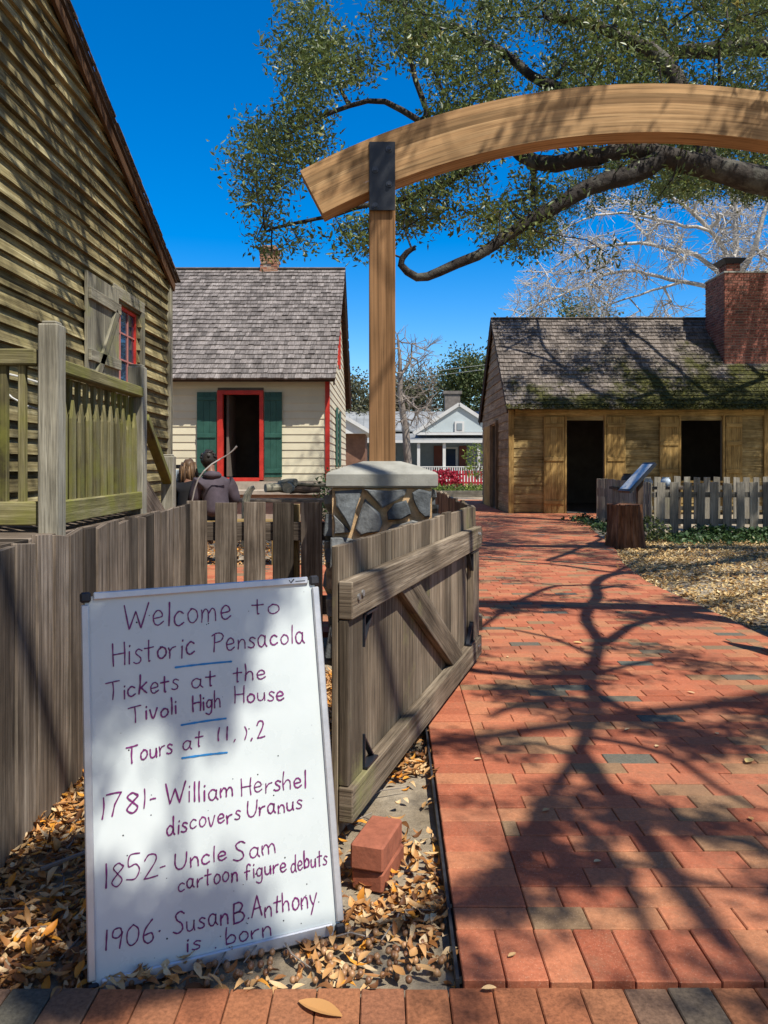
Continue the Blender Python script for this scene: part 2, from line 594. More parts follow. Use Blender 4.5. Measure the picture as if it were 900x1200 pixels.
M_jeans = paint('dark_jeans', (.03, .035, .05), 0.2, 0.9, 0.1, 12)
M_paleblue = paint('pale_blue_cloth', (.50, .58, .66), 0.15, 0.85, 0.1, 9)
M_palerod = paint('pale_rod', (.27, .25, .23), 0.15, 0.5, 0.3, 9)
M_ware = paint('pale_ware', (.50, .46, .40), 0.3, 0.7, 0.3, 25)
M_loose = tinted('loose_brick', [(0, (.27, .085, .045)), (1, (.34, .115, .065))], nscale=30, nvar=0.35, bump=0.5)


def mat_ground():
    t = NT('sandy_soil')
    p = t.pos()
    n1 = t.noise(p, 1.6, 8, 0.65)
    n2 = t.noise(p, 22, 8, 0.75)
    c = t.ramp(n1, [(0.3, (.20, .155, .10)), (0.5, (.33, .27, .19)), (0.7, (.46, .39, .29))])
    c = t.mix(1.0, c, t.ramp(n2, [(0.3, (.6, .6, .6)), (0.7, (1.15, 1.15, 1.15))]), 'MULTIPLY')
    t.bump(n2, 0.8, 0.02)
    return t.done(c, 0.95, 0.1)


def mat_whiteboard():
    t = NT('whiteboard_enamel')
    n1 = t.noise(t.pos(), 5, 5, 0.6)
    c = t.ramp(n1, [(0.3, (.50, .55, .54)), (0.7, (.57, .615, .60))])
    n2 = t.noise(t.uv(1, 1), 38, 2, 0.4)
    r = t.ramp(n1, [(0.3, (.22,) * 3), (0.7, (.38,) * 3)])
    return t.done(c, r, 0.45)


def mat_glass():
    t = NT('window_glass')
    t.b.inputs['Base Color'].default_value = (.02, .035, .07, 1)
    t.b.inputs['Roughness'].default_value = 0.03
    t.b.inputs['Specular IOR Level'].default_value = 0.9
    return t.m


def mat_mossy_roof():
    """weathered shingles; moss patches growing over the lower courses"""
    t = NT('mossy_shingle')
    g1 = t.noise(t.uv(4, 70), 1.0, 6, 0.6)
    col = t.ramp(g1, [(0.3, (.06, .048, .04)), (0.5, (.155, .13, .11)), (0.7, (.31, .27, .235))])
    col = t.mix(1.0, col, t.ramp(t.tint(), [(0, (.55,) * 3), (0.5, (1,) * 3), (1, (1.35,) * 3)]), 'MULTIPLY')
    p = t.pos()
    mn = t.noise(p, 1.3, 8, 0.72)
    sep = t.n.new('ShaderNodeSeparateXYZ')
    t.link(p, sep.inputs[0])
    hz = t.mathn('MULTIPLY', t.mathn('SUBTRACT', 3.9, sep.outputs[2]), 0.16)
    hx = t.mathn('MULTIPLY', t.mathn('SUBTRACT', sep.outputs[0], 7.5), 0.035)
    mv = t.mathn('ADD', t.mathn('ADD', mn, hz), hx)
    mf = t.ramp(mv, [(0.46, (0, 0, 0)), (0.60, (.92,) * 3)])
    m2 = t.ramp(t.noise(p, 14, 5, 0.7), [(0.35, (.018, .02, .006)), (0.55, (.06, .062, .014)), (0.78, (.19, .165, .035))])
    col = t.mix(mf, col, m2)
    t.bump(t.mathn('ADD', g1, t.mathn('MULTIPLY', t.noise(p, 30, 4, 0.7), 1.0)), 0.9, 0.02)
    return t.done(col, 0.92, 0.1)


M_ground = mat_ground()
M_board = mat_whiteboard()
M_glass = mat_glass()
M_mossroof = mat_mossy_roof()


# ------------------------------------------------------------------ foliage helpers (numpy)
def leaves_mesh(centers, L, W, name, mat, parent=None, tint=None, flat=0.0, fold=0.25, up=None, lvar=0.35, fine=False):
    """one bent leaf per centre; fine leaves have a rounder, curled outline"""
    n = len(centers)
    rng = np.random.default_rng(n + 5)
    c = np.asarray(centers, dtype=np.float64)
    d = rng.normal(size=(n, 3))
    d[:, 2] *= (1 - flat)
    d /= np.linalg.norm(d, axis=1, keepdims=True) + 1e-9
    if up is None:
        u = rng.normal(size=(n, 3))
    else:
        u = rng.normal(size=(n, 3)) * (1 - flat) * 0.6 + np.array(up)
    s = np.cross(d, u)
    s /= np.linalg.norm(s, axis=1, keepdims=True) + 1e-9
    nn = np.cross(s, d)
    ln = (L * (1 + lvar * rng.uniform(-1, 1, n)))[:, None]
    wd = (W * (1 + lvar * rng.uniform(-1, 1, n)))[:, None]
    fo = nn * wd * fold
    if fine:
        curl = nn * ln * rng.uniform(-.25, .45, (n, 1))
        side = s * wd * rng.uniform(-.35, .35, (n, 1))
        st = ((0, 0), (.22, .62), (.5, 1.0), (.78, .66), (1, 0))
        cols = []
        for t, w in st:
            m = c + d * ln * t + curl * (2 * t - 1) ** 2 + side * 4 * t * (1 - t)
            cols.append((m + s * wd * .5 * w + fo * w, m, m - s * wd * .5 * w + fo * w))
        v = np.stack([cols[0][1]] + [q for k in (1, 2, 3) for q in cols[k]] + [cols[4][1]], 1)
        nvt = 11
        q = [(0, 2, 1), (0, 3, 2), (1, 2, 5, 4), (2, 3, 6, 5), (4, 5, 8, 7), (5, 6, 9, 8), (7, 8, 10), (8, 9, 10)]
    else:
        v = np.empty((n, 5, 3))
        v[:, 0] = c
        v[:, 1] = c + d * ln * 0.45 + s * wd * 0.5 + fo
        v[:, 2] = c + d * ln + fo * rng.uniform(-1, 1.5, (n, 1))
        v[:, 3] = c + d * ln * 0.45 - s * wd * 0.5 + fo
        v[:, 4] = c + d * ln * 0.45
        nvt = 5
        q = [(0, 1, 2, 4), (0, 4, 2, 3)]
    v = v.reshape(-1, 3)
    off = np.zeros(3)
    p = parent
    while p is not None:
        off += np.array(p.location)
        p = p.parent
    v -= off
    flatq = np.array([i for f in q for i in f])
    sizes = np.array([len(f) for f in q])
    f = ((np.arange(n) * nvt)[:, None] + flatq[None]).reshape(-1)
    starts = np.concatenate([[0], np.cumsum(np.tile(sizes, n))[:-1]])
    me = bpy.data.meshes.new(name)
    me.vertices.add(n * nvt)
    me.vertices.foreach_set('co', v.ravel())
    me.loops.add(len(f))
    me.loops.foreach_set('vertex_index', f.astype(np.int32))
    me.polygons.add(n * len(q))
    me.polygons.foreach_set('loop_start', starts.astype(np.int32))
    if fine:
        me.polygons.foreach_set('use_smooth', np.ones(n * len(q), dtype=bool))
    me.update(calc_edges=True)
    at = me.attributes.new('tint', 'FLOAT', 'FACE')
    tv = rng.uniform(0, 1, n) if tint is None else np.asarray(tint)
    at.data.foreach_set('value', np.repeat(tv, len(q)).astype(np.float32))
    me.materials.append(mat)
    o = bpy.data.objects.new(name, me)
    C.objects.link(o)
    if parent is not None:
        o.parent = parent
    return o


class Tree:
    """skeleton of nodes joined to parents; radii follow the pipe model"""
    def __init__(self, n_max=60000):
        self.p = np.zeros((n_max, 3))
        self.par = np.full(n_max, -1, dtype=np.int64)
        self.rmin = np.zeros(n_max)
        self.n = 0
        self.limbs = []

    def add(self, pt, par, r=0.0):
        i = self.n
        self.p[i] = pt
        self.par[i] = par
        self.rmin[i] = r
        self.n += 1
        return i

    def limb(self, pts, rads, par=-1, step=0.25, wob=0.05):
        """a hand-laid limb, resampled by Catmull-Rom; returns node ids"""
        pts = [Vector(p) for p in pts]
        rads = list(rads) + [rads[-1] * .6] * max(0, len(pts) - len(rads))
        ids = []
        prev = par
        for i in range(len(pts) - 1):
            p0 = pts[max(i - 1, 0)]; p1 = pts[i]; p2 = pts[i + 1]; p3 = pts[min(i + 2, len(pts) - 1)]
            k = max(2, int((p2 - p1).length / step))
            for j in range(k + (1 if i == len(pts) - 2 else 0)):
                t = j / k
                q = 0.5 * ((2 * p1) + (p2 - p0) * t + (2 * p0 - 5 * p1 + 4 * p2 - p3) * t * t + (3 * p1 - p0 - 3 * p2 + p3) * t ** 3)
                r = rads[i] * (1 - t) + rads[i + 1] * t
                q = q + Vector((mnoise.noise(q * 1.7), mnoise.noise(q * 1.7 + Vector((9, 3, 1))), mnoise.noise(q * 1.7 + Vector((2, 8, 5))))) * wob
                prev = self.add(q, prev, r)
                ids.append(prev)
        self.limbs.append(ids)
        return ids

    def near(self, pt):
        d = ((self.p[:self.n] - np.asarray(pt)) ** 2).sum(1)
        return int(d.argmin())

    def grow(self, centers, step=0.3, sag=0.12, tip=0.0045, rng=None):
        rng = rng or np.random.default_rng(3)
        c = np.asarray(centers)
        order = np.argsort(((c[:, None, :] - self.p[None, :self.n:3, :]) ** 2).sum(2).min(1))
        for ci in order:
            q = c[ci]
            j = self.near(q)
            a = self.p[j].copy()
            d = np.linalg.norm(q - a)
            k = max(1, int(d / step))
            bend = rng.normal(size=3) * 0.13 * d
            bend[2] += sag * d
            prev = j
            for s in range(1, k + 1):
                t = s / k
                pt = a + (q - a) * t + bend * (4 * t * (1 - t)) * 0.5 + rng.normal(size=3) * 0.012 * (1 if s < k else 0)
                prev = self.add(pt, prev)
            self.rmin[prev] = max(self.rmin[prev], tip)

    def radii(self, expo=2.3, tip=0.0045):
        r = np.full(self.n, 0.0)
        acc = np.zeros(self.n)
        for i in range(self.n - 1, -1, -1):
            v = max(acc[i], tip ** expo)
            acc[i] = v
            if self.par[i] >= 0:
                acc[self.par[i]] += v
        r = acc ** (1 / expo)
        hand = self.rmin[:self.n] > 0.02
        r[hand] = self.rmin[:self.n][hand]
        for i in range(self.n):
            pa = self.par[i]
            if pa >= 0 and not hand[i]:
                r[i] = min(r[i], r[pa] * 0.8)
        return r

    def twigs(self, name, mat, parent, r, skip, sides=4):
        idx = np.array([i for i in range(self.n) if self.par[i] >= 0 and i not in skip])
        a = self.p[self.par[idx]]
        b = self.p[idx]
        rb = r[idx]
        ra = np.minimum(r[self.par[idx]], rb * 1.35)
        d = b - a
        d /= np.linalg.norm(d, axis=1, keepdims=True) + 1e-9
        ref = np.where(np.abs(d[:, 2:3]) < 0.9, np.array([[0, 0, 1.0]]), np.array([[1.0, 0, 0]]))
        x = np.cross(d, ref)
        x /= np.linalg.norm(x, axis=1, keepdims=True) + 1e-9
        y = np.cross(d, x)
        n = len(idx)
        v = np.empty((n, 2 * sides, 3))
        for k in range(sides):
            an = 2 * math.pi * k / sides
            o = x * math.cos(an) + y * math.sin(an)
            v[:, k] = a - d * ra[:, None] * 0.4 + o * ra[:, None]
            v[:, sides + k] = b + o * rb[:, None]
        v = v.reshape(-1, 3)
        off = np.zeros(3)
        p = parent
        while p is not None:
            off += np.array(p.location)
            p = p.parent
        v -= off
        q = np.array([[k, (k + 1) % sides, sides + (k + 1) % sides, sides + k] for k in range(sides)])
        f = ((np.arange(n) * 2 * sides)[:, None, None] + q[None]).reshape(-1)
        me = bpy.data.meshes.new(name)
        me.vertices.add(len(v))
        me.vertices.foreach_set('co', v.ravel())
        me.loops.add(len(f))
        me.loops.foreach_set('vertex_index', f.astype(np.int32))
        me.polygons.add(n * sides)
        me.polygons.foreach_set('loop_start', np.arange(0, n * sides * 4, 4, dtype=np.int32))
        me.polygons.foreach_set('use_smooth', np.ones(n * sides, dtype=bool))
        me.update(calc_edges=True)
        at = me.attributes.new('tint', 'FLOAT', 'FACE')
        at.data.foreach_set('value', np.repeat(np.random.default_rng(1).uniform(0, 1, n), sides).astype(np.float32))
        me.materials.append(mat)
        o = bpy.data.objects.new(name, me)
        C.objects.link(o)
        if parent is not None:
            o.parent = parent
        return o


def inside_poly(x, y, poly):
    r = False
    j = len(poly) - 1
    for i in range(len(poly)):
        xi, yi = poly[i]; xj, yj = poly[j]
        if (yi > y) != (yj > y) and x < (xj - xi) * (y - yi) / (yj - yi) + xi:
            r = not r
        j = i
    return r


# ------------------------------------------------------------------ ground, path, beds
b = MB()
N = 40
ext = 420.0
def gz(x, y):
    return 0.0
b.poly([(-ext, -60, 0), (ext, -60, 0), (ext, ext, 0), (-ext, ext, 0)])
struct(b.build('ground', M_ground))

PX0 = 0.185
def right_edge(y):
    pts = [(0, 2.70), (8, 2.74), (9.5, 2.95), (11, 3.32), (15, 4.02), (18, 4.95), (19.3, 5.7), (27, 5.7)]
    for (a, va), (c, vc) in zip(pts, pts[1:]):
        if a <= y <= c:
            return va + (vc - va) * (y - a) / (c - a)
    return 2.70
def left_edge(y):
    if y < 4.9:
        return PX0 + 0.012 * (y - 1.8)
    if y < 5.6:
        return 0.55
    if y < 9.3:
        return -5.6
    if y < 14.4:
        return 0.25
    if y < 16.9:
        return -7.5
    return -0.9

BL, BW = 0.2032, 0.1016
jt = 0.0028
b = MB()
base = MB()
random.seed(11)
y0 = 1.806
row = 0
# soldier course
x = left_edge(1.9) + 0.03
def brick(bm, cx, cy, lx, ly, tint=None, rot=0.0, dz=0.0):
    tl = Matrix.Rotation(random.gauss(0, 0.005), 3, 'X') @ Matrix.Rotation(random.gauss(0, 0.004), 3, 'Y') @ Matrix.Rotation(rot + random.gauss(0, 0.005), 3, 'Z')
    t = random.random() ** 0.9 if tint is None else tint
    if tint is None and cy < 2.9:
        t *= .955
    bm.box((cx, cy, 0.012 + random.gauss(0, 0.0012) + dz), (lx - jt, ly - jt, 0.05), tl, 0, 0.0028, t)
x = left_edge(1.9)
while x < 2.72:
    brick(b, x + BW / 2, y0 + BL / 2, BW, BL, random.random() * .93)
    x += BW
y = y0 + BL
while y < 27:
    xl, xr = left_edge(y + 0.05), right_edge(y + 0.05)
    if 19.25 < y < 24.7:
        xr = min(xr, 3.1) if y > 19.35 else xr
    start = xl
    if y < 4.9:
        brick(b, xl + BL / 2, y + BW / 2, BL, BW, random.random() * 0.8)
        start = xl + BL
    x = start - (BL / 2 if row % 2 else 0) - (BL * 0.25 if row % 5 == 0 else 0)
    while x < xr:
        a, c = max(x, start), min(x + BL, xr)
        if c - a > 0.03:
            if y < 12:
                brick(b, (a + c) / 2, y + BW / 2, c - a, BW)
            else:
                b.box(((a + c) / 2, y + BW / 2, 0.030 + random.gauss(0, 0.001)), (c - a - jt, BW - jt, 0.012), None, 0, 0, random.random() ** 0.9)
        x += BL
    y += BW
    row += 1
struct(b.build('brick_path', M_brick))
# sand bed under the bricks, laid in bands
yy = 1.79
while yy < 27:
    h = 0.4
    base.poly([(left_edge(yy + .2) - .01, yy, .008), (right_edge(yy + .2) + .01 if yy < 19.2 else 3.1, yy, .008),
               (right_edge(yy + .2) + .01 if yy < 19.2 else 3.1, yy + h, .008), (left_edge(yy + .2) - .01, yy + h, .008)])
    yy += h
struct(base.build('path_bedding', M_joint))

b = MB()
x = -3.0
random.seed(5)
while x < 4:
    brick(b, x + 0.0508, 1.79 - 0.1016, BW, BL, dz=-0.004)
    for k in range(1, 8):
        brick(b, x + 0.0508, 1.79 - 0.1016 - 0.2032 * k, BW, BL, dz=-0.004)
    x += BW
struct(b.build('brick_sidewalk', M_strip))
b = MB()
b.poly([(-3, .1, .006), (4, .1, .006), (4, 1.795, .006), (-3, 1.795, .006)])
struct(b.build('sidewalk_bedding', M_joint))
b = MB()
pts = [(left_edge(y) - 0.008, y) for y in (1.80, 2.1, 2.5, 3.0, 3.5, 4.0, 4.4)]
for (xa, ya), (xb, yb) in zip(pts, pts[1:]):
    b.beam((xa - 0.004, ya, 0.02), (xb - 0.004, yb, 0.02), 0.008, 0.05)
tag(b.build('edging_strip', M_edging), 'thin black plastic edging strip along the left side of the brick path', 'edging')
b = MB()
b.raw([(-.02, 4.05, .01), (.26, 4.0, .01), (.34, 4.45, .01), (.5, 4.9, .01), (.1, 4.9, .01)] + [(-.02, 4.05, .042), (.2, 4.0, .042), (.24, 4.45, .042), (.45, 4.9, .042), (.1, 4.9, .042)],
      [(5, 6, 7, 8, 9), (0, 1, 6, 5), (1, 2, 7, 6), (2, 3, 8, 7), (3, 4, 9, 8), (4, 0, 5, 9)])
struct(b.build('concrete_footing', M_concrete))


# ------------------------------------------------------------------ building helpers
def split(seg, ops):
    out = [seg]
    for a, c in ops:
        nxt = []
        for s, e in out:
            if c <= s or a >= e:
                nxt.append((s, e))
            else:
                if a > s:
                    nxt.append((s, a))
                if c < e:
                    nxt.append((c, e))
        out = nxt
    return out


def siding(bm, O, U, Nn, fa, fb, z0, z1, expo, thick, ops=(), wob=0.0, maxlen=5.0, seed=1):
    """lapped boards on a wall: O origin at z=0, U along the wall, Nn outward; fa/fb give the ends at a height"""
    rg = random.Random(seed)
    O, U, Nn = Vector(O), Vector(U), Vector(Nn)
    Z = Vector((0, 0, 1))
    z = z0
    while z < z1 - 0.01:
        zt = min(z + expo, z1)
        zm = (z + zt) / 2
        a, c = fa(zm), fb(zm)
        oo = [(q[0], q[1]) for q in ops if q[2] < zm < q[3]]
        for s, e in split((a, c), oo):
            if e - s < 0.02:
                continue
            x = s
            while x < e - 0.01:
                L = min(e - x, rg.uniform(0.6, 1.0) * maxlen)
                if e - (x + L) < 0.5:
                    L = e - x
                xe = x + L
                d0, d1 = rg.gauss(0, wob), rg.gauss(0, wob)
                th = thick * rg.uniform(0.85, 1.15)
                def at(u, zz, n):
                    return O + U * u + Z * zz + Nn * n
                def lim(u, zz):
                    if u == s and s == a:
                        return fa(min(zz, z1))
                    if u == e and e == c:
                        return fb(min(zz, z1))
                    return u
                xl0, xl1 = lim(x, z), lim(x, zt)
                xr0, xr1 = lim(xe, z), lim(xe, zt)
                if xr1 - xl1 < 0.005:
                    xl1 = xr1 = (xl1 + xr1) / 2
                k = max(1, int(L / 0.9)) if wob else 1
                lo, hi, lob = [], [], []
                ou, ov = rg.random() * 30, rg.random() * 30
                for i in range(k + 1):
                    t = i / k
                    w = (rg.gauss(0, wob * 0.5) if 0 < i < k else 0) + d0 * (1 - t) + d1 * t
                    lo.append(at(xl0 + (xr0 - xl0) * t, z + w, th + rg.gauss(0, wob * .3)))
                    lob.append(at(xl0 + (xr0 - xl0) * t, z + w, 0.0))
                    hi.append(at(xl1 + (xr1 - xl1) * t, zt + 0.012, 0.004))
                tn = rg.random()
                n = len(bm.v)
                ka = k + 1
                for arr in (lob, lo, hi):
                    bm.v.extend([tuple(p) for p in arr])
                for i in range(k):
                    u0, u1 = ou + i * L / k, ou + (i + 1) * L / k
                    bm.f.append((n + ka + i, n + ka + i + 1, n + 2 * ka + i + 1, n + 2 * ka + i))
                    bm.uv.extend([(u0, ov), (u1, ov), (u1, ov + expo), (u0, ov + expo)])
                    bm.t.append(tn)
                    bm.f.append((n + i, n + i + 1, n + ka + i + 1, n + ka + i))
                    bm.uv.extend([(u0, ov - .02), (u1, ov - .02), (u1, ov), (u0, ov)])
                    bm.t.append(tn)
                for i, rev in ((0, 0), (k, 1)):
                    tri = [n + i, n + ka + i, n + 2 * ka + i]
                    bm.f.append(tuple(tri[::-1] if rev else tri))
                    bm.uv.extend([(ou, ov)] * 3)
                    bm.t.append(tn)
                x = xe
        z += expo


def sheath(bm, O, U, Nn, fa, fb, z0, z1, t, ops=()):
    """solid wall behind the boards, with real holes"""
    O, U, Nn = Vector(O), Vector(U), Vector(Nn)
    zs = sorted({z0, z1, *[q[2] for q in ops], *[q[3] for q in ops]})
    zs = [z for z in zs if z0 <= z <= z1]
    fine = []
    for za, zb in zip(zs, zs[1:]):
        k = max(1, int((zb - za) / 0.25)) if fa(za) != fa(zb) or fb(za) != fb(zb) else 1
        for i in range(k):
            fine.append((za + (zb - za) * i / k, za + (zb - za) * (i + 1) / k))
    for za, zb in fine:
        zm = (za + zb) / 2
        for s, e in split((fa(zm), fb(zm)), [(q[0], q[1]) for q in ops if q[2] < zm < q[3]]):
            def lim(u, zz):
                if u == fa(zm): return fa(zz)
                if u == fb(zm): return fb(zz)
                return u
            q = []
            for n in (-0.002, -t):
                for u, zz in ((lim(s, za), za), (lim(e, za), za), (lim(e, zb), zb), (lim(s, zb), zb)):
                    q.append(O + U * u + Vector((0, 0, zz)) + Nn * n)
            bm.raw(q, [(0, 1, 2, 3), (7, 6, 5, 4), (0, 4, 5, 1), (1, 5, 6, 2), (2, 6, 7, 3), (3, 7, 4, 0)])


def shingles(bm, O, U, V, length, slope, expo=0.14, w=(0.08, 0.16), th=0.014, seed=2, skip=()):
    rg = random.Random(seed)
    O, U, V = Vector(O), Vector(U), Vector(V)
    Nn = U.cross(V).normalized()
    if Nn.z < 0:
        Nn = -Nn
    v = -0.03
    while v < slope:
        u = -rg.random() * 0.1
        sag = 0
        while u < length:
            ww = rg.uniform(*w)
            ua, ub = max(u, 0), min(u + ww, length)
            u += ww
            if ub - ua < 0.02:
                continue
            if any(a < (ua + ub) / 2 < c and p < v < q for a, c, p, q in skip):
                continue
            dv = rg.gauss(0, 0.007)
            lift = th + abs(rg.gauss(0, 0.007))
            Ls = min(expo * 1.55, slope - v + 0.05)
            gap = 0.003
            p = [O + U * (ua + gap) + V * (v + dv) + Nn * lift, O + U * (ub - gap) + V * (v + dv) + Nn * (lift + rg.gauss(0, 0.003)),
                 O + U * (ub - gap) + V * (v + Ls) + Nn * 0.004, O + U * (ua + gap) + V * (v + Ls) + Nn * 0.004]
            lo = [O + U * (ua + gap) + V * (v + dv), O + U * (ub - gap) + V * (v + dv)]
            n = len(bm.v)
            bm.v.extend([tuple(q) for q in p + lo])
            ou, ov = rg.random() * 20, rg.random() * 20
            t = rg.random()
            bm.f.append((n, n + 1, n + 2, n + 3))
            bm.uv.extend([(ou, ov), (ou, ov + ww), (ou + Ls, ov + ww), (ou + Ls, ov)])
            bm.f.append((n + 4, n + 5, n + 1, n))
            bm.uv.extend([(ou, ov), (ou, ov + ww), (ou + .02, ov + ww), (ou + .02, ov)])
            bm.f.append((n + 1, n + 5, n + 2)); bm.uv.extend([(ou, ov)] * 3)
            bm.f.append((n + 4, n, n + 3)); bm.uv.extend([(ou, ov)] * 3)
            bm.t.extend([t, t, t, t])
        v += expo


def bricks_box(bm, mm, x0, x1, y0, y1, z0, z1, bl=0.2, bh=0.072, seed=3, jit=0.003):
    """running-bond masonry: bricks on four faces over a mortar core"""
    rg = random.Random(seed)
    mm.box(((x0 + x1) / 2, (y0 + y1) / 2, (z0 + z1) / 2), (x1 - x0 - 0.02, y1 - y0 - 0.02, z1 - z0))
    z = z0
    k = 0
    while z < z1 - 0.02:
        for (ax, a, c, fx) in (('x', x0, x1, y0), ('x', x0, x1, y1), ('y', y0, y1, x0), ('y', y0, y1, x1)):
            u = a - (bl / 2 if k % 2 else 0)
            while u < c:
                s, e = max(u, a), min(u + bl, c)
                if e - s > 0.03:
                    o = rg.gauss(0, jit)
                    if ax == 'x':
                        cc = ((s + e) / 2, fx + (0.04 if fx == y0 else -0.04) + o, z + bh / 2)
                        ss = (e - s - 0.017, 0.09, bh - 0.016)
                    else:
                        cc = (fx + (0.04 if fx == x0 else -0.04) + o, (s + e) / 2, z + bh / 2)
                        ss = (0.09, e - s - 0.017, bh - 0.016)
                    bm.box(cc, ss, None, None, 0, rg.random())
                u += bl
        z += bh
        k += 1


def plank_panel(bm, O, U, Nn, w, z0, z1, n, th=0.025, gap=0.003, tint=None):
    O, U, Nn = Vector(O), Vector(U), Vector(Nn)
    M = Matrix((U, Nn, (0, 0, 1))).transposed()
    pw = w / n
    for i in range(n):
        c = O + U * (pw * (i + .5)) + Nn * (th / 2) + Vector((0, 0, (z0 + z1) / 2))
        bm.box(c, (pw - gap, th, z1 - z0), M, 2, 0.002, tint)


X_, Y_, Z_ = Vector((1, 0, 0)), Vector((0, 1, 0)), Vector((0, 0, 1))

# ------------------------------------------------------------------ old unpainted house on the left (gable wall facing right)
WX = -2.655
hl = thing('wooden_house', 'old unpainted house with mossy lapped boards and a steep gable wall on the left', 'house', (WX - 3, 4.5, 0))
YA, YR, YB, ZE, SL = -0.4, 4.48, 9.36, 3.50, 0.435
def la(z): return YA if z < ZE else min(YR, YA + (z - ZE) / SL)
def lb(z): return YB if z < ZE else max(YR, YB - (z - ZE) / SL)
ZR = ZE + (YB - YR) * SL
win = (7.52, 8.22, 2.06, 2.86)
b = MB()
siding(b, (WX, 0, 0), Y_, X_, la, lb, 0.3, ZR, 0.128, 0.044, [win], wob=0.008, seed=4)
b.build('siding', M_siding, hl)
b = MB()
sheath(b, (WX, 0, 0), Y_, X_, la, lb, 0.2, ZR - .02, 0.12, [win])
sheath(b, (WX - 5, YB, 0), X_, Y_, lambda z: 0, lambda z: 4.88, 0.2, ZE, 0.1)
sheath(b, (WX - 5, YA, 0), X_, -Y_, lambda z: 0, lambda z: 4.88, 0.2, ZE, 0.1)
b.build('wall', M_sheet, hl)
b = MB()
b.box((WX + 0.02, YB + 0.005, 1.95), (0.09, 0.10, 3.36), None, 2, 0.004)
b.build('corner_board', M_trim_old, hl)
b = MB()
for s, ye in ((1, YB + 0.12), (-1, YA - 0.32)):
    ze = ZE - (0.12 if s > 0 else 0.32) * SL
    p0 = Vector((0, YR, ZR + 0.03)); p1 = Vector((0, ye, ze + 0.03))
    d = (p1 - p0).normalized()
    n = Vector((0, -d.z, d.y)) if s > 0 else Vector((0, d.z, -d.y))
    for xx, w, hh, off in ((WX - 2.40, 5.0, 0.05, 0.045),):
        c = (p0 + p1) / 2 + n * off + Vector((xx, 0, 0))
        M = Matrix((X_, d * s, n)).transposed()
        b.box(c, (w, (p1 - p0).length, hh), M, 1)
b.build('roof_deck', M_darkwood, hl)
b = MB()
for s, ye in ((1, YB + 0.14), (-1, YA - 0.34)):
    ze = ZE - (0.14 if s > 0 else 0.34) * SL
    p0 = Vector((0, YR, ZR + 0.03)); p1 = Vector((0, ye, ze + 0.03))
    d = (p0 - p1).normalized()
    n = Vector((0, d.z, abs(d.y)))
    if s < 0:
        n = Vector((0, -d.z, abs(d.y)))
    shingles(b, Vector((WX - 4.9, 0, 0)) + p1 + n * 0.072, X_, d, 5.03, (p1 - p0).length, seed=8 + s)
b.build('shingles', M_shingle, hl)
b = MB()
for s, ye in ((1, YB + 0.10), (-1, YA - 0.30)):
    ze = ZE - (0.10 if s > 0 else 0.30) * SL
    p0 = Vector((WX + 0.068, YR, ZR - 0.06)); p1 = Vector((WX + 0.068, ye, ze - 0.06))
    d = (p1 - p0)
    b.beam(p0 + Z_ * .03, p1 + Z_ * .03, 0.03, 0.10, (0, 0, 1))
b.build('rake_board', M_brownrake, hl)
# window with its frame, panes and shutters
wy0, wy1, wz0, wz1 = win
b = MB()
for (ya, yb, za, zb) in ((wy0 - .02, wy0 + .03, wz0, wz1), (wy1 - .03, wy1 + .02, wz0, wz1), (wy0 + .03, wy1 - .03, wz0 - .02, wz0 + .035), (wy0 + .03, wy1 - .03, wz1 - .035, wz1 + .02)):
    b.box((WX - 0.008, (ya + yb) / 2, (za + zb) / 2), (0.022, yb - ya, zb - za), None, None, 0.003)
wf = b.build('window_frame', M_red, hl)
b = MB()
for yy in (wy0 + .23, wy0 + .46):
    b.box((WX - 0.012, yy, (wz0 + wz1) / 2), (0.016, 0.016, wz1 - wz0 - .08))
for zz in (wz0 + .26, wz0 + .53):
    b.box((WX - 0.013, (wy0 + wy1) / 2, zz), (0.014, wy1 - wy0 - .06, 0.016))
b.build('muntins', M_pinkish, wf)
b = MB()
b.box((WX - 0.018, (wy0 + wy1) / 2, (wz0 + wz1) / 2), (0.004, wy1 - wy0 - .05, wz1 - wz0 - .06))
b.build('pane', M_glass, wf)
b = MB()
b.box((WX + 0.035, (wy0 + wy1) / 2, wz1 + .085), (0.045, wy1 - wy0 + .24, 0.12), None, 1, 0.004)
b.box((WX + 0.035, wy1 + .075, (wz0 + wz1) / 2), (0.05, 0.10, wz1 - wz0 + .05), None, 2, 0.004)
b.box((WX + 0.035, (wy0 + wy1) / 2, wz0 - .07), (0.07, wy1 - wy0 + .14, 0.09), None, 1, 0.004)
b.build('window_casing', M_trim_old, hl)
b = MB()
so, sl = wy0 - 0.02, 0.80
plank_panel(b, (WX + 0.04, so - sl, 0), Y_, X_, sl, wz0 - .06, wz1 + .09, 4, 0.028)
sh = b.build('shutter', M_trim_old, hl)
b = MB()
for zz in (wz0 + .16, wz0 + .70):
    b.box((WX + 0.083, so - sl / 2, zz), (0.028, sl - .03, 0.10), None, 1, 0.003)
b.beam((WX + 0.084, so - sl + .16, wz0 - .05), (WX + 0.084, so - .10, wz0 + .66), 0.085, 0.026, (1, 0, 0))
b.build('brace', M_trim_old, sh)
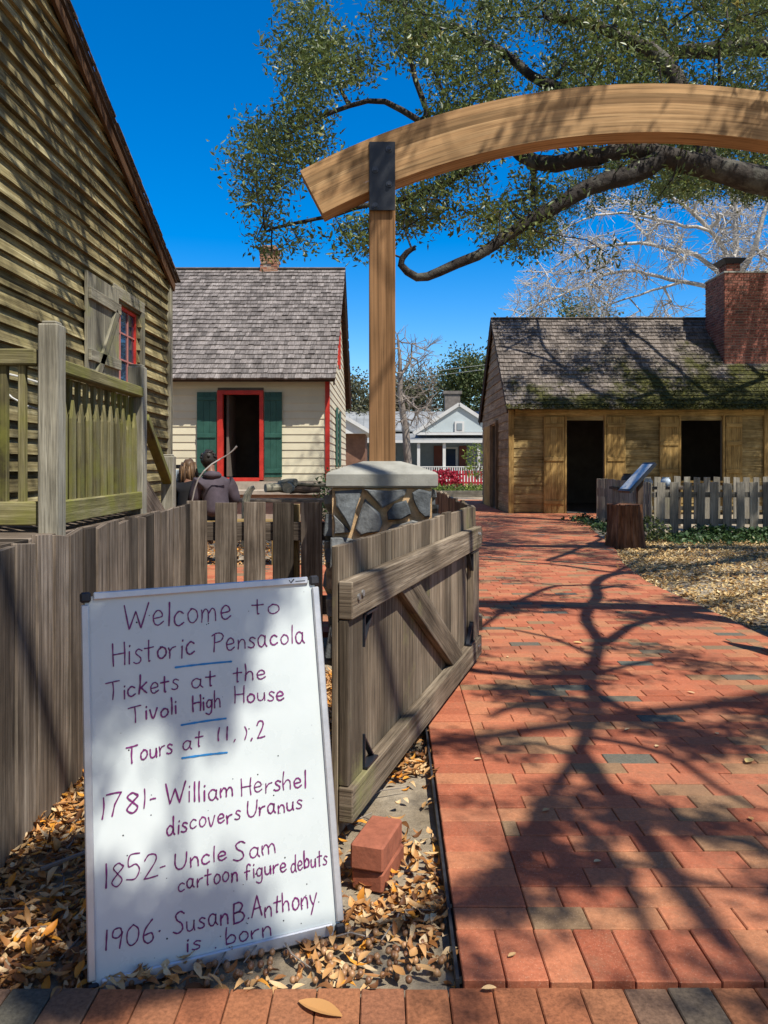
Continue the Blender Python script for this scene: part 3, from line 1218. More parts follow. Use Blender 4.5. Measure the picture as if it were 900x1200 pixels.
# ------------------------------------------------------------------ porch with its railing
pr = thing('porch', 'low timber porch with mossy picket railing and square posts beside the unpainted house', 'porch', (-2.2, 5.0, 0))
PZ = 0.88
b = MB()
yy = 3.0
while yy < 5.95:
    b.box((-2.16, yy + .07, PZ - .02), (0.76, 0.135, 0.04), None, 0, 0.003)
    yy += 0.142
b.build('deck', M_fence, pr)
b = MB()
b.box((-1.80, 4.45, PZ - .13), (0.05, 2.9, 0.18), None, 1, 0.004)
b.build('rim_joist', M_fence, pr)
for yy in (3.1, 4.2, 5.85):
    b = MB()
    b.box((-1.9, yy, 0.37), (0.12, 0.12, 0.74), None, 2)
    b.build('footing_post', M_fence, pr)
def rpost(x, y, z0, z1, w):
    bb = MB()
    bb.box((x, y, (z0 + z1) / 2), (w, w, z1 - z0), None, 2, 0.008)
    bb.box((x, y, z1 + .008), (w - .03, w - .03, 0.018), None, 0, 0.006)
    bb.build('post', M_post_old, pr)
rpost(-1.825, 4.22, 0.80, 2.02, 0.112)
rpost(-1.885, 5.87, 0.78, 2.00, 0.115)
rpost(-1.95, 6.95, 0.05, 1.33, 0.11)
b = MB()
b.beam((-1.825, 4.29, 1.80), (-1.86, 5.80, 1.80), 0.09, 0.075, ch=0.008)
b.build('handrail', M_rail, pr)
b = MB()
b.beam((-1.86, 5.94, 1.62), (-1.95, 6.92, 1.10), 0.08, 0.06, ch=0.006)
b.build('handrail', M_rail, pr)
b = MB()
b.beam((-2.55, 4.22, 1.84), (-1.895, 4.22, 1.84), 0.09, 0.09, ch=0.01)
b.build('handrail', M_rail, pr)
b = MB()
b.beam((-1.815, 4.29, 0.985), (-1.85, 5.80, 0.985), 0.05, 0.13, ch=0.006)
b.build('bottom_rail', M_rail, pr)
b = MB()
b.beam((-2.55, 4.22, 0.985), (-1.895, 4.22, 0.985), 0.05, 0.13, ch=0.006)
b.build('bottom_rail', M_rail, pr)
for i in range(11):
    yy = 4.38 + i * 0.134
    x = -1.825 - 0.035 * (yy - 4.29) / 1.5
    bb = MB()
    zt = 1.64 + random.gauss(0, .01)
    w = 0.062
    bb.raw([(x - .01, yy - w / 2, 1.05), (x + .01, yy - w / 2, 1.05), (x + .01, yy + w / 2, 1.05), (x - .01, yy + w / 2, 1.05),
            (x - .01, yy - w / 2, zt - .11), (x + .01, yy - w / 2, zt - .11), (x + .01, yy + w / 2, zt - .11), (x - .01, yy + w / 2, zt - .11),
            (x - .008, yy, zt), (x + .008, yy, zt)],
           [(0, 1, 5, 4), (1, 2, 6, 5), (2, 3, 7, 6), (3, 0, 4, 7), (4, 5, 9, 8), (6, 7, 8, 9), (5, 6, 9), (7, 4, 8)])
    bb.box((x - .045, yy + .06, 1.40), (0.022, 0.045, 0.72), None, 2)
    bb.build('baluster', M_rail, pr)
for x in (-2.085, -1.985, -2.2, -2.32, -2.44):
    bb = MB()
    bb.box((x, 4.22, 1.42), (0.038, 0.038, 0.76), None, 2, 0.003)
    bb.build('baluster', M_rail, pr)
b = MB()
for i in range(3):
    b.box((-2.2, 6.1 + i * .30, PZ - .22 - i * .22), (0.7, 0.32, 0.05), None, 0, 0.004)
    b.box((-2.2, 6.24 + i * .30, PZ - .33 - i * .22), (0.68, 0.03, 0.18), None, 0)
b.box((-1.93, 6.45, 0.55), (0.03, 1.0, 0.8), Matrix.Rotation(R(-28), 3, 'X'), 1)
b.build('steps', M_fence, pr)
b = MB()
b.tube([P(0, 436, 4.5), P(25, 442, 4.5), P(48, 449, 4.45)], 0.006, 6)
b.tube([P(0, 452, 4.6), P(14, 466, 4.5), P(32, 476, 4.45), P(48, 481, 4.4)], 0.006, 6)
tag(b.build('cord', M_white), 'thin white cord drooping between the porch balusters', 'cord')

# ------------------------------------------------------------------ cream house
hc = thing('cream_house', 'cream clapboard house with grey shingle roof, green shutters and red trim', 'house', (-4.5, 20.8, 0))
cx0, cx1, cy0, cy1 = -8.5, -1.24, 17.0, 24.6
czb, cze, czr, cyr = 0.90, 3.12, 6.46, 20.8
cs = (czr - 3.36) / (cyr - cy0)
door = (-3.68, -2.66, 0.92, 2.90)
def c0(z): return cx0
def c1(z): return cx1
b = MB()
siding(b, (0, cy0, 0), X_, -Y_, c0, c1, czb, 3.30, 0.172, 0.022, [door], maxlen=9, seed=5)
b.build('front_wall', M_cream, hc)
zw = czr - (cyr - cy0) * cs
def ga(z): return cy0 if z < zw else min(cyr, cy0 + (z - zw) / cs)
def gb(z): return cy1 if z < zw else max(cyr, cy1 - (z - zw) / cs)
b = MB()
siding(b, (cx1, 0, 0), Y_, X_, ga, gb, czb, czr - .1, 0.172, 0.022, [(19.6, 20.6, 1.2, 2.7), (20.4, 21.2, 3.8, 4.9)], maxlen=9, seed=6)
b.build('gable_wall', M_cream, hc)
b = MB()
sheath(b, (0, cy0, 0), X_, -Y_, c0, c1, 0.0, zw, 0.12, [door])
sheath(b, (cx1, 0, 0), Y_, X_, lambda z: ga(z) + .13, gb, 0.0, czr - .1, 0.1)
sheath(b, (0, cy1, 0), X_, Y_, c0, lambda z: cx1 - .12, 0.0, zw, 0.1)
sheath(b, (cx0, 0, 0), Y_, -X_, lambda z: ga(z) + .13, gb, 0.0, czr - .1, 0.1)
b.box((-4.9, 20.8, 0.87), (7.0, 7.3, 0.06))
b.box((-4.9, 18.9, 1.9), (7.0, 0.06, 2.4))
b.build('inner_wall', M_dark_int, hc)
b = MB()
b.box(((cx0 + cx1) / 2, cy0 - .02, 0.45), (cx1 - cx0, 0.1, 0.88))
b.box(((cx0 + cx1) / 2, cy0 - .30, 0.66), (cx1 - cx0 - .2, 0.55, 0.10), None, 0, 0.01)
b.box(((cx0 + cx1) / 2, cy0 - .20, 0.30), (cx1 - cx0 - .3, 0.35, 0.60))
b.build('foundation', M_foundation, hc)
b = MB()
for s in (1, -1):
    ye = cy0 - 0.36 if s > 0 else cy1 + 0.36
    ze = czr - abs(cyr - ye) * cs
    p1, p0 = Vector((0, ye, ze)), Vector((0, cyr, czr))
    d = (p0 - p1).normalized()
    n = Vector((0, -d.z * s * 1.0, abs(d.y))) if s > 0 else Vector((0, d.z, abs(d.y)))
    M = Matrix((X_, d, n)).transposed()
    b.box((p0 + p1) / 2 + n * 0.05 + Vector(((cx0 + cx1) / 2, 0, 0)), (cx1 - cx0 + .36, (p1 - p0).length, 0.06), M, 0)
b.build('roof_deck', M_darkwood, hc)
b = MB()
for s in (1, -1):
    ye = cy0 - 0.38 if s > 0 else cy1 + 0.38
    ze = czr - abs(cyr - ye) * cs
    p1, p0 = Vector((cx0 - .2, ye, ze)), Vector((cx0 - .2, cyr, czr))
    d = (p0 - p1).normalized()
    n = Vector((0, -d.z, abs(d.y))) if s > 0 else Vector((0, d.z, abs(d.y)))
    shingles(b, p1 + n * 0.085, X_, d, cx1 - cx0 + .4, (p1 - p0).length, 0.20, (0.07, 0.17), 0.034, 21 + s)
b.beam((cx0 - .2, cyr - .06, czr + .10), (cx1 + .2, cyr - .06, czr + .10), 0.16, 0.025)
b.build('shingles', M_shingle, hc)
b = MB()
for s in (1, -1):
    ye = cy0 - 0.33 if s > 0 else cy1 + 0.33
    ze = czr - abs(cyr - ye) * cs
    b.beam((cx1 + .15, ye, ze - .05), (cx1 + .15, cyr, czr - .05), 0.03, 0.14)
b.beam((cx0, cy0 - .33, 3.36 - .33 * cs - .0), (cx1 + .14, cy0 - .33, 3.36 - .33 * cs - .0), 0.03, 0.06)
b.build('rake_board', M_darkwood, hc)
b = MB()
b.box((cx1 - .01, cy0 - .015, (czb + 3.3) / 2), (0.10, 0.055, 3.3 - czb), None, 2, 0.003)
b.build('corner_board', M_red, hc)
b = MB()
dx0, dx1, dz0, dz1 = door
for (xa, xb, za, zb) in ((dx0, dx0 + .12, dz0, dz1), (dx1 - .09, dx1, dz0, dz1), (dx0 + .12, dx1 - .09, dz1 - .09, dz1), (dx0 + .12, dx1 - .09, dz0 - .03, dz0 + .05)):
    b.box(((xa + xb) / 2, cy0 - .0, (za + zb) / 2), (xb - xa, 0.14, zb - za), None, None, 0.003)
b.build('door_frame', M_red, hc)
b = MB()
b.box((dx0 + .2, cy0 + .5, (dz0 + dz1) / 2), (0.05, 0.8, dz1 - dz0 - .15), None, 2)
b.build('door', M_dark_int, hc)
for xa, xb in ((-4.13, -3.70), (-2.64, -2.25)):
    b = MB()
    plank_panel(b, (xa, cy0 - .03, 0), X_, -Y_, xb - xa, 0.98, 2.86, 3, 0.03, 0.004, 0.6)
    s = b.build('shutter', M_green, hc)
    for zz in (1.12, 1.90, 2.72):
        b = MB()
        b.box(((xa + xb) / 2, cy0 - .072, zz), (xb - xa - .02, 0.024, 0.09), None, 0, 0.003, 0.9)
        b.build('batten', M_green, s)
b = MB()
plank_panel(b, (cx1 + .035, 19.3, 0), Y_, X_, 0.5, 1.2, 2.7, 3, 0.03)
b.build('shutter', M_green, hc)
b = MB()
plank_panel(b, (cx1 + .035, 20.62, 0), Y_, X_, 0.5, 1.2, 2.7, 3, 0.03)
b.build('shutter', M_green, hc)
b = MB()
b.box((cx1 + .02, 20.8, 4.9), (0.05, 0.9, 0.08)); b.box((cx1 + .02, 20.38, 4.4), (0.05, 0.07, 1.0)); b.box((cx1 + .02, 21.22, 4.4), (0.05, 0.07, 1.0))
b.build('gable_window_frame', M_red, hc)
b, mm = MB(), MB()
bricks_box(b, mm, -3.32, -2.86, 20.6, 21.05, 6.2, 7.0, 0.19, 0.075, 9, 0.012)
for k in range(3):
    b.box((-3.09 + random.gauss(0, .02), 20.8, 7.0 + .03 + k * .04), (0.52 - .07 * k, 0.5, 0.05), Matrix.Rotation(random.gauss(0, .06), 3, 'Z'), 0, 0.008)
ch = b.build('chimney', M_oldbrick, hc)
mm.build('mortar', M_mortar, ch)

# ------------------------------------------------------------------ kitchen building on the right
hk = thing('kitchen_house', 'low ochre plank outbuilding with mossy shingle roof, open doorway and brick chimney', 'house', (7.5, 22, 0))
kx0, kx1, ky0, ky1 = 3.17, 13.0, 19.4, 24.6
kyr, kzr, kze = 22.0, 5.36, 2.62
ks = (kzr - kze) / (kyr - (ky0 - .24))
kw = kzr - (kyr - ky0) * ks
kd = (4.60, 5.56, 0.02, 2.46)
kwin = (7.48, 8.54, 0.85, 2.46)
ops = [kd, kwin, (10.6, 11.5, 0.85, 2.4)]
b = MB()
siding(b, (0, ky0, 0), X_, -Y_, lambda z: kx0, lambda z: kx1, 0.06, kw - .02, 0.232, 0.024, ops, wob=0.003, maxlen=7, seed=7)
b.build('front_wall', M_ochre, hk)
def ka(z): return ky0 if z < kw else min(kyr, ky0 + (z - kw) / ks)
def kb(z): return ky1 if z < kw else max(kyr, ky1 - (z - kw) / ks)
sd_ = (21.25, 22.35, 0.04, 2.4)
b = MB()
siding(b, (kx0, 0, 0), Y_, -X_, ka, kb, 0.06, kzr - .08, 0.232, 0.026, [sd_], wob=0.004, maxlen=7, seed=8)
b.build('gable_wall', M_brown_siding, hk)
b = MB()
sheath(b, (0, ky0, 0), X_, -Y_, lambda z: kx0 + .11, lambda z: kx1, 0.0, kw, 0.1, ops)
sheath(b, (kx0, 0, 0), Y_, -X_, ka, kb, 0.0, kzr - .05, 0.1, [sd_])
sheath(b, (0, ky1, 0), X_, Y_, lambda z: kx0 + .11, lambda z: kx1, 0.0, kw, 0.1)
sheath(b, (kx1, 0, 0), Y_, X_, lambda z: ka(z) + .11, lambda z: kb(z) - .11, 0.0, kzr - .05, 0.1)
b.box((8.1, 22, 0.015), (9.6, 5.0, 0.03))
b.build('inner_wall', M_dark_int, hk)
b = MB()
for s in (1, -1):
    ye = ky0 - 0.24 if s > 0 else ky1 + 0.24
    ze = kzr - abs(kyr - ye) * ks
    p1, p0 = Vector((0, ye, ze)), Vector((0, kyr, kzr))
    d = (p0 - p1).normalized()
    n = Vector((0, -d.z, abs(d.y))) if s > 0 else Vector((0, d.z, abs(d.y)))
    M = Matrix((X_, d, n)).transposed()
    b.box((p0 + p1) / 2 + n * 0.045 + Vector(((kx0 + kx1) / 2, 0, 0)), (kx1 - kx0 + .2, (p1 - p0).length, 0.05), M, 0)
b.build('roof_deck', M_darkwood, hk)
b = MB()
moss_pts = []
for s in (1, -1):
    ye = ky0 - 0.27 if s > 0 else ky1 + 0.27
    ze = kzr - abs(kyr - ye) * ks
    p1, p0 = Vector((kx0 - .12, ye, ze)), Vector((kx0 - .12, kyr, kzr))
    d = (p0 - p1).normalized()
    n = Vector((0, -d.z, abs(d.y))) if s > 0 else Vector((0, d.z, abs(d.y)))
    L = (p1 - p0).length
    shingles(b, p1 + n * 0.075, X_, d, kx1 - kx0 + .24, L, 0.175, (0.07, 0.17), 0.034, 31 + s)
    if s > 0:
        for _ in range(26000):
            u, v = random.uniform(0, kx1 - kx0 + .2), L * random.random() ** 1.8
            q = p1 + X_ * u + d * v + n * 0.095
            dens = mnoise.noise(q * 1.5) * 0.9 + mnoise.noise(q * 5) * 0.5 + 0.75 - 2.3 * (v / L) + 0.09 * (u - 3)
            if v < 0.12 and random.random() < .45 or random.random() < dens * 0.5:
                moss_pts.append(q)
b.beam((kx0 - .12, kyr - .05, kzr + .09), (kx1 + .1, kyr - .05, kzr + .09), 0.16, 0.025)
b.build('shingles', M_mossroof, hk)
leaves_mesh(moss_pts, 0.055, 0.04, 'moss', M_moss, hk, up=(0, -.5, .8), flat=0.3)
b = MB()
for s in (1, -1):
    ye = ky0 - 0.22 if s > 0 else ky1 + 0.22
    ze = kzr - abs(kyr - ye) * ks
    b.beam((kx0 - .085, ye, ze - .04), (kx0 - .085, kyr, kzr - .04), 0.03, 0.14)
b.build('rake_board', M_darkwood, hk)
b = MB()
b.box((kx0 + .035, ky0 - .03, kw / 2), (0.13, 0.06, kw - .03), None, 2, 0.004)
b.box((9.62, ky0 - .045, kw / 2), (0.10, 0.06, kw - .03), None, 2, 0.004)
b.box((8.0, ky0 - .045, 2.58), (9.4, 0.05, 0.16), None, 0, 0.004)
for x in (4.575, 5.575, 7.455, 8.56):
    b.box((x, ky0 - .035, 1.25), (0.05, 0.07, 2.5), None, 2, 0.003)
b.box((8.0, ky0 - .04, 0.83), (1.1, 0.09, 0.05), None, 0, 0.003)
b.build('corner_board', M_ochre_door, hk)
for xa, xb, za, zb in ((4.02, 4.54, 0.03, 2.47), (5.61, 6.08, 0.03, 2.47), (6.94, 7.42, 0.82, 2.47), (8.60, 9.02, 0.82, 2.47)):
    b = MB()
    plank_panel(b, (xa, ky0 - .045, 0), X_, -Y_, xb - xa, za, zb, 3, 0.03, 0.003)
    s = b.build('shutter', M_ochre_door, hk)
    for zz in (za + .28, (za + zb) / 2 + .15, zb - .22):
        b = MB()
        b.box(((xa + xb) / 2, ky0 - .088, zz), (xb - xa - .02, 0.022, 0.10), None, 0, 0.003)
        b.build('batten', M_ochre_door, s)
b = MB()
plank_panel(b, (kx0 - .06, 22.4, 0), Y_, -X_, 1.3, 0.05, 2.4, 4, 0.035)
b.build('side_door', M_ochre_door, hk)
b = MB()
b.box((kx0 - .05, 22.375, 1.22), (0.08, 0.06, 2.4), None, 2); b.box((kx0 - .05, 21.225, 1.22), (0.08, 0.06, 2.4), None, 2); b.box((kx0 - .05, 21.8, 2.45), (0.09, 1.25, 0.08), None, 1)
b.build('side_door_frame', M_brown_siding, hk)
b, mm = MB(), MB()
bricks_box(b, mm, 9.04, 11.2, 20.4, 21.6, 3.2, 6.35, 0.2, 0.072, 10)
bricks_box(b, mm, 9.25, 9.62, 20.75, 21.2, 6.35, 6.68, 0.19, 0.072, 12)
ch = b.build('chimney', M_chim, hk)
mm.build('mortar', M_mortar, ch)
b = MB()
b.box((10.12, 21.0, 6.375), (2.2, 1.24, 0.05), None, 0, 0.01)
b.build('chimney_coping', M_concrete, ch)
b = MB()
b.raw([(9.22, 20.72, 6.69), (9.65, 20.72, 6.69), (9.65, 21.23, 6.69), (9.22, 21.23, 6.69), (9.12, 20.62, 6.82), (9.75, 20.62, 6.82), (9.75, 21.33, 6.82), (9.12, 21.33, 6.82), (9.35, 20.85, 6.9), (9.52, 20.85, 6.9), (9.52, 21.1, 6.9), (9.35, 21.1, 6.9)],
      [(0, 1, 5, 4), (1, 2, 6, 5), (2, 3, 7, 6), (3, 0, 4, 7), (4, 5, 9, 8), (5, 6, 10, 9), (6, 7, 11, 10), (7, 4, 8, 11), (8, 9, 10, 11), (3, 2, 1, 0)])
b.build('chimney_cap', M_black, ch)

# ------------------------------------------------------------------ stone pier, post and arch
def voronoi(w, h, n, seed):
    rg = random.Random(seed)
    pts = [(rg.uniform(0, w), rg.uniform(0, h)) for _ in range(n)]
    for _ in range(3):   # relax
        cells = []
        for i, p in enumerate(pts):
            poly = [(0, 0), (w, 0), (w, h), (0, h)]
            for j, q in enumerate(pts):
                if i == j:
                    continue
                mx, my = (p[0] + q[0]) / 2, (p[1] + q[1]) / 2
                nx, ny = q[0] - p[0], q[1] - p[1]
                out = []
                for k in range(len(poly)):
                    a, c = poly[k], poly[(k + 1) % len(poly)]
                    da = (a[0] - mx) * nx + (a[1] - my) * ny
                    dc = (c[0] - mx) * nx + (c[1] - my) * ny
                    if da <= 0:
                        out.append(a)
                    if da * dc < 0:
                        t = da / (da - dc)
                        out.append((a[0] + (c[0] - a[0]) * t, a[1] + (c[1] - a[1]) * t))
                poly = out
                if not poly:
                    break
            cells.append(poly)
        if _ < 1:
            pts = [(sum(v[0] for v in c) / len(c) * .5 + p[0] * .5, sum(v[1] for v in c) / len(c) * .5 + p[1] * .5) for c, p in zip(cells, pts)]
    return cells


def stone_pier(cx, cy, label, seed):
    t = thing('stone_pier', label, 'pier', (cx, cy, 0), 'stone gate piers')
    hw, H = 0.325, 1.105
    b = MB()
    b.box((cx, cy, H / 2), (2 * hw - .03, 2 * hw - .03, H), None, 2)
    b.build('mortar_core', M_glue, t)
    b = MB()
    for fi, (U, Nn) in enumerate(((X_, -Y_), (-X_, Y_), (Y_, X_), (-Y_, -X_))):
        O = Vector((cx, cy, 0)) - U * (hw - .005) + Nn * (hw - .016)
        rg = random.Random(seed * 10 + fi)
        for cell in voronoi(2 * hw - .01, H, 17, seed * 10 + fi):
            if len(cell) < 3:
                continue
            mx = sum(v[0] for v in cell) / len(cell); my = sum(v[1] for v in cell) / len(cell)
            sh = rg.uniform(0.66, 0.9)
            th = rg.uniform(0.018, 0.05)
            dl = []
            for v in cell:
                k = sh * rg.uniform(0.74, 1.16)
                dl.append((mx + (v[0] - mx) * k, my + (v[1] - my) * k))
            # subdivide the outline a little for a broken edge
            ol = []
            for k in range(len(dl)):
                a, c = dl[k], dl[(k + 1) % len(dl)]
                ol.append(a)
                if math.dist(a, c) > 0.08:
                    e = rg.gauss(0, 0.008)
                    ol.append(((a[0] + c[0]) / 2 + e, (a[1] + c[1]) / 2 - e))
            tilt = (rg.gauss(0, .12), rg.gauss(0, .12))
            def at(p, n):
                return O + U * max(0, min(2 * hw - .01, p[0])) + Z_ * max(0.0, min(H, p[1])) + Nn * n
            nn = len(ol)
            vs = [at(p, 0) for p in ol] + [at(p, th + (p[0] - mx) * tilt[0] + (p[1] - my) * tilt[1]) for p in ol] + \
                 [at((mx + (p[0] - mx) * .86, my + (p[1] - my) * .86), th + .007 + (p[0] - mx) * tilt[0] + (p[1] - my) * tilt[1]) for p in ol]
            fs = [tuple(range(2 * nn, 3 * nn))]
            for k in range(nn):
                k2 = (k + 1) % nn
                fs.append((k, k2, nn + k2, nn + k)); fs.append((nn + k, nn + k2, 2 * nn + k2, 2 * nn + k))
            b.raw(vs, fs, rg.random())
    b.build('stone_facing', M_stone, t)
    b = MB()
    cw = 0.345
    z0, z1, z2 = 1.11, 1.205, 1.275
    pw = 0.12
    rings = [(cw - .012, z0), (cw, z0 + .012), (cw, z1 - .012), (cw - .012, z1), (0.22, z1 + .042), (pw, z2)]
    vs, fs = [], []
    for w, z in rings:
        vs += [(cx - w, cy - w, z), (cx + w, cy - w, z), (cx + w, cy + w, z), (cx - w, cy + w, z)]
    for i in range(len(rings) - 1):
        for k in range(4):
            k2 = (k + 1) % 4
            fs.append((4 * i + k, 4 * i + k2, 4 * i + 4 + k2, 4 * i + 4 + k))
    fs += [(3, 2, 1, 0), (20, 21, 22, 23)]
    b.raw(vs, fs)
    b.build('cap', M_concrete, t)
    return t
PYc = 5.08
stone_pier(-0.012, PYc, 'blue-grey stone pier with orange mortar and a concrete cap, behind the open gate', 3)
stone_pier(3.53, PYc, 'matching stone pier under the far right end of the wooden arch', 5)

ar = thing('arch', 'curved new timber arch on a square post above the brick path', 'arch', (1.757, PYc, 0))
b = MB()
for px_ in (-0.012, 3.53):
    b2 = MB()
    b2.box((px_, PYc, (1.27 + 3.22) / 2), (0.172, 0.15, 3.22 - 1.27), None, 2, 0.004)
    b2.build('post', M_postnew, ar)
Rr, acx, atop = 4.96, 1.757, 3.73
hb, tb = 0.315, 0.18
acz = atop - Rr
nseg = 40
amax = math.asin((acx + 0.545) / Rr)
lam = 5
for li in range(lam):
    r1 = Rr - hb * li / lam
    r0 = Rr - hb * (li + 1) / lam + 0.0006
    ou, ov = random.random() * 9, random.random() * 9
    tn = random.random()
    for i in range(nseg):
        a0 = -amax + 2 * amax * i / nseg
        a1 = -amax + 2 * amax * (i + 1) / nseg
        q = []
        for yy in (PYc - tb / 2, PYc + tb / 2):
            for rr, aa in ((r0, a0), (r0, a1), (r1, a1), (r1, a0)):
                q.append(Vector((acx + math.sin(aa) * rr, yy, acz + math.cos(aa) * rr)))
        n = len(b.v)
        b.v.extend([tuple(p) for p in q])
        u0, u1 = ou + a0 * Rr, ou + a1 * Rr
        hh = hb / lam
        fl = [(0, 1, 2, 3), (7, 6, 5, 4)]
        if li == 0: fl.append((3, 2, 6, 7))
        if li == lam - 1: fl.append((1, 0, 4, 5))
        if i == 0: fl.append((0, 3, 7, 4))
        if i == nseg - 1: fl.append((2, 1, 5, 6))
        uvm = {0: (u0, ov), 1: (u1, ov), 2: (u1, ov + hh), 3: (u0, ov + hh), 4: (u0, ov + .18), 5: (u1, ov + .18), 6: (u1, ov + hh + .18), 7: (u0, ov + hh + .18)}
        for f in fl:
            b.f.append(tuple(n + k for k in f))
            b.uv.extend([uvm[k] for k in f])
            b.t.append(tn)
b.build('arch_beam', M_arch, ar)
for px_ in (-0.012, 3.53):
    b = MB()
    b.box((px_, PYc - tb / 2 - .006, 3.125), (0.168, 0.010, 0.445), None, 2, 0.002)
    b.box((px_, PYc + tb / 2 + .006, 3.125), (0.168, 0.010, 0.445), None, 2, 0.002)
    pl = b.build('plate', M_steel, ar)
    for bx, bz in ((0.045, 3.30), (-0.045, 3.165), (0.045, 3.07), (-0.045, 2.93)):
        b = MB()
        c = Vector((px_ + bx, PYc - tb / 2 - .012, bz))
        b.tube([c, c - Y_ * .005], 0.021, 16)
        b.tube([c - Y_ * .004, c - Y_ * .016], 0.013, 6)
        b.build('bolt', M_darkbolt, pl)

# ------------------------------------------------------------------ gates
def gate(A, B, side, label, lean=0.0):
    A, B = Vector((*A, 0)), Vector((*B, 0))
    U = (B - A).normalized()
    L = (B - A).length
    Nn = Vector((U.y, -U.x, 0)) * side
    M = Matrix((U, Nn, Z_)).transposed()
    t = thing('gate', label, 'gate', A, 'open path gates')
    def pt(u, n, z):
        return A + U * u + Nn * n + Z_ * z
    npk = 15
    pw = L / npk
    for i in range(npk):
        b = MB()
        zt = 0.985 + 0.012 * i / npk + random.gauss(0, .003)
        z0 = 0.045 + random.gauss(0, .004)
        b.box(pt(pw * (i + .5), -.0125, (zt + z0) / 2), (pw - .006, 0.022, zt - z0), M, 2, 0.002)
        b.build('picket', M_gate, t)
    b = MB()
    b.box(pt(L / 2, 0.026, 0.81), (L, 0.05, 0.125), M, 0, 0.004)
    b.build('rail', M_gate, t)
    b = MB()
    b.box(pt(L / 2, 0.026, 0.145), (L, 0.05, 0.115), M, 0, 0.004)
    b.build('rail', M_gate, t)
    for u in (0.075, L - .10):
        b = MB()
        b.box(pt(u, 0.018, 0.475), (0.145 if u < 1 else 0.19, 0.034, 0.54), M, 2, 0.003)
        b.build('stile', M_gate, t)
    b = MB()
    b.beam(pt(0.66, 0.02, 0.80), pt(1.80, 0.02, 0.165), 0.036, 0.135, Nn.cross(Z_) * 0 + Z_, ch=0.003)
    b.build('brace', M_gate, t)
    for u0, sg, z0, zg in ((0.155, 1, 0.745, -1), (0.155, 1, 0.205, 1), (L - .205, -1, 0.745, -1), (L - .205, -1, 0.205, 1)):
        b = MB()
        n = 0.032
        b.box(pt(u0 + sg * .06, n, z0 + zg * .006), (0.12, 0.036, 0.006), M)
        b.box(pt(u0 + sg * .004, n - .004, z0 + zg * .06), (0.006, 0.024, 0.12), M)
        b.beam(pt(u0 + sg * .010, n - .006, z0 + zg * .112), pt(u0 + sg * .112, n - .006, z0 + zg * .010), 0.02, 0.006, M @ Vector((sg, 0, zg)))
        b.build('bracket', M_steel, t)
    for u in (0.055, 0.095, L - .06, L - .11):
        for z in ((0.815,) if u < 1 else (0.83, 0.15)):
            b = MB()
            c = pt(u, 0.051, z + (0.006 if u in (0.095, L - .11) else 0))
            b.tube([c, c + Nn * .006], 0.011, 10)
            b.build('bolt', M_bolt, t)
    return t
gate((-0.150, 2.50), (0.554, 4.75), 1, 'wide plank gate with diagonal brace standing open beside the brick path, mossy top rail')
gate((3.50, 2.62), (2.72, 4.85), -1, 'plank gate standing open on the right side of the path entrance')

# ------------------------------------------------------------------ fences
def fence(name, label, pts, w, gap, top, th, mat, rails=True, rail_side=1, z0=0.02, tops=None, seed=1, group=None, rz=(0.25, 0.8), post_every=0):
    rg = random.Random(seed)
    (xa, ya), (xb, yb) = pts
    A, B = Vector((xa, ya, 0)), Vector((xb, yb, 0))
    U = (B - A).normalized()
    L = (B - A).length
    Nn = Vector((U.y, -U.x, 0)) * rail_side
    M = Matrix((U, Nn, Z_)).transposed()
    t = thing(name, label, 'fence', A, group)
    n = max(1, round((L + gap) / (w + gap)))
    st = L / n
    for i in range(n):
        b = MB()
        zt = (tops[i] if tops and i < len(tops) else top + rg.gauss(0, .008))
        ww = w * rg.uniform(.94, 1.04)
        rot = M @ Matrix.Rotation(rg.gauss(0, .006), 3, 'Y') @ Matrix.Rotation(rg.gauss(0, .02), 3, 'Z')
        k = rg.uniform(-.008, .008)
        def tp(v, k=k, zt=zt):
            if v.z > 0:
                v.z += k * (1 if v.x > 0 else -1)
        b.box(A + U * (st * (i + .5)) - Nn * (th / 2 + .001 + abs(rg.gauss(0, .003))) + Z_ * ((zt + z0) / 2), (min(ww, st - .002), th, zt - z0), rot, 2, 0.0025, None, tp)
        b.build('picket', mat, t)
    if rails:
        for z in rz:
            b = MB()
            b.box(A + U * (L / 2) + Nn * .022 + Z_ * z, (L, 0.04, 0.09), M, 0, 0.003)
            b.build('rail', mat, t)
    if post_every:
        k = max(1, round(L / post_every))
        for i in range(k + 1):
            b = MB()
            b.box(A + U * (L * i / k) + Nn * .09 + Z_ * (top * .48), (0.09, 0.09, top * .96), M, 2, 0.004)
            b.build('post', mat, t)
    return t
fence('plank_fence', 'tall weathered plank fence of close boards along the left side of the leaf bed', ((-1.125, 0.9), (-1.30, 5.05)), 0.138, 0.014, 0.995, 0.022, M_fence, rail_side=-1, seed=3, post_every=2.0)
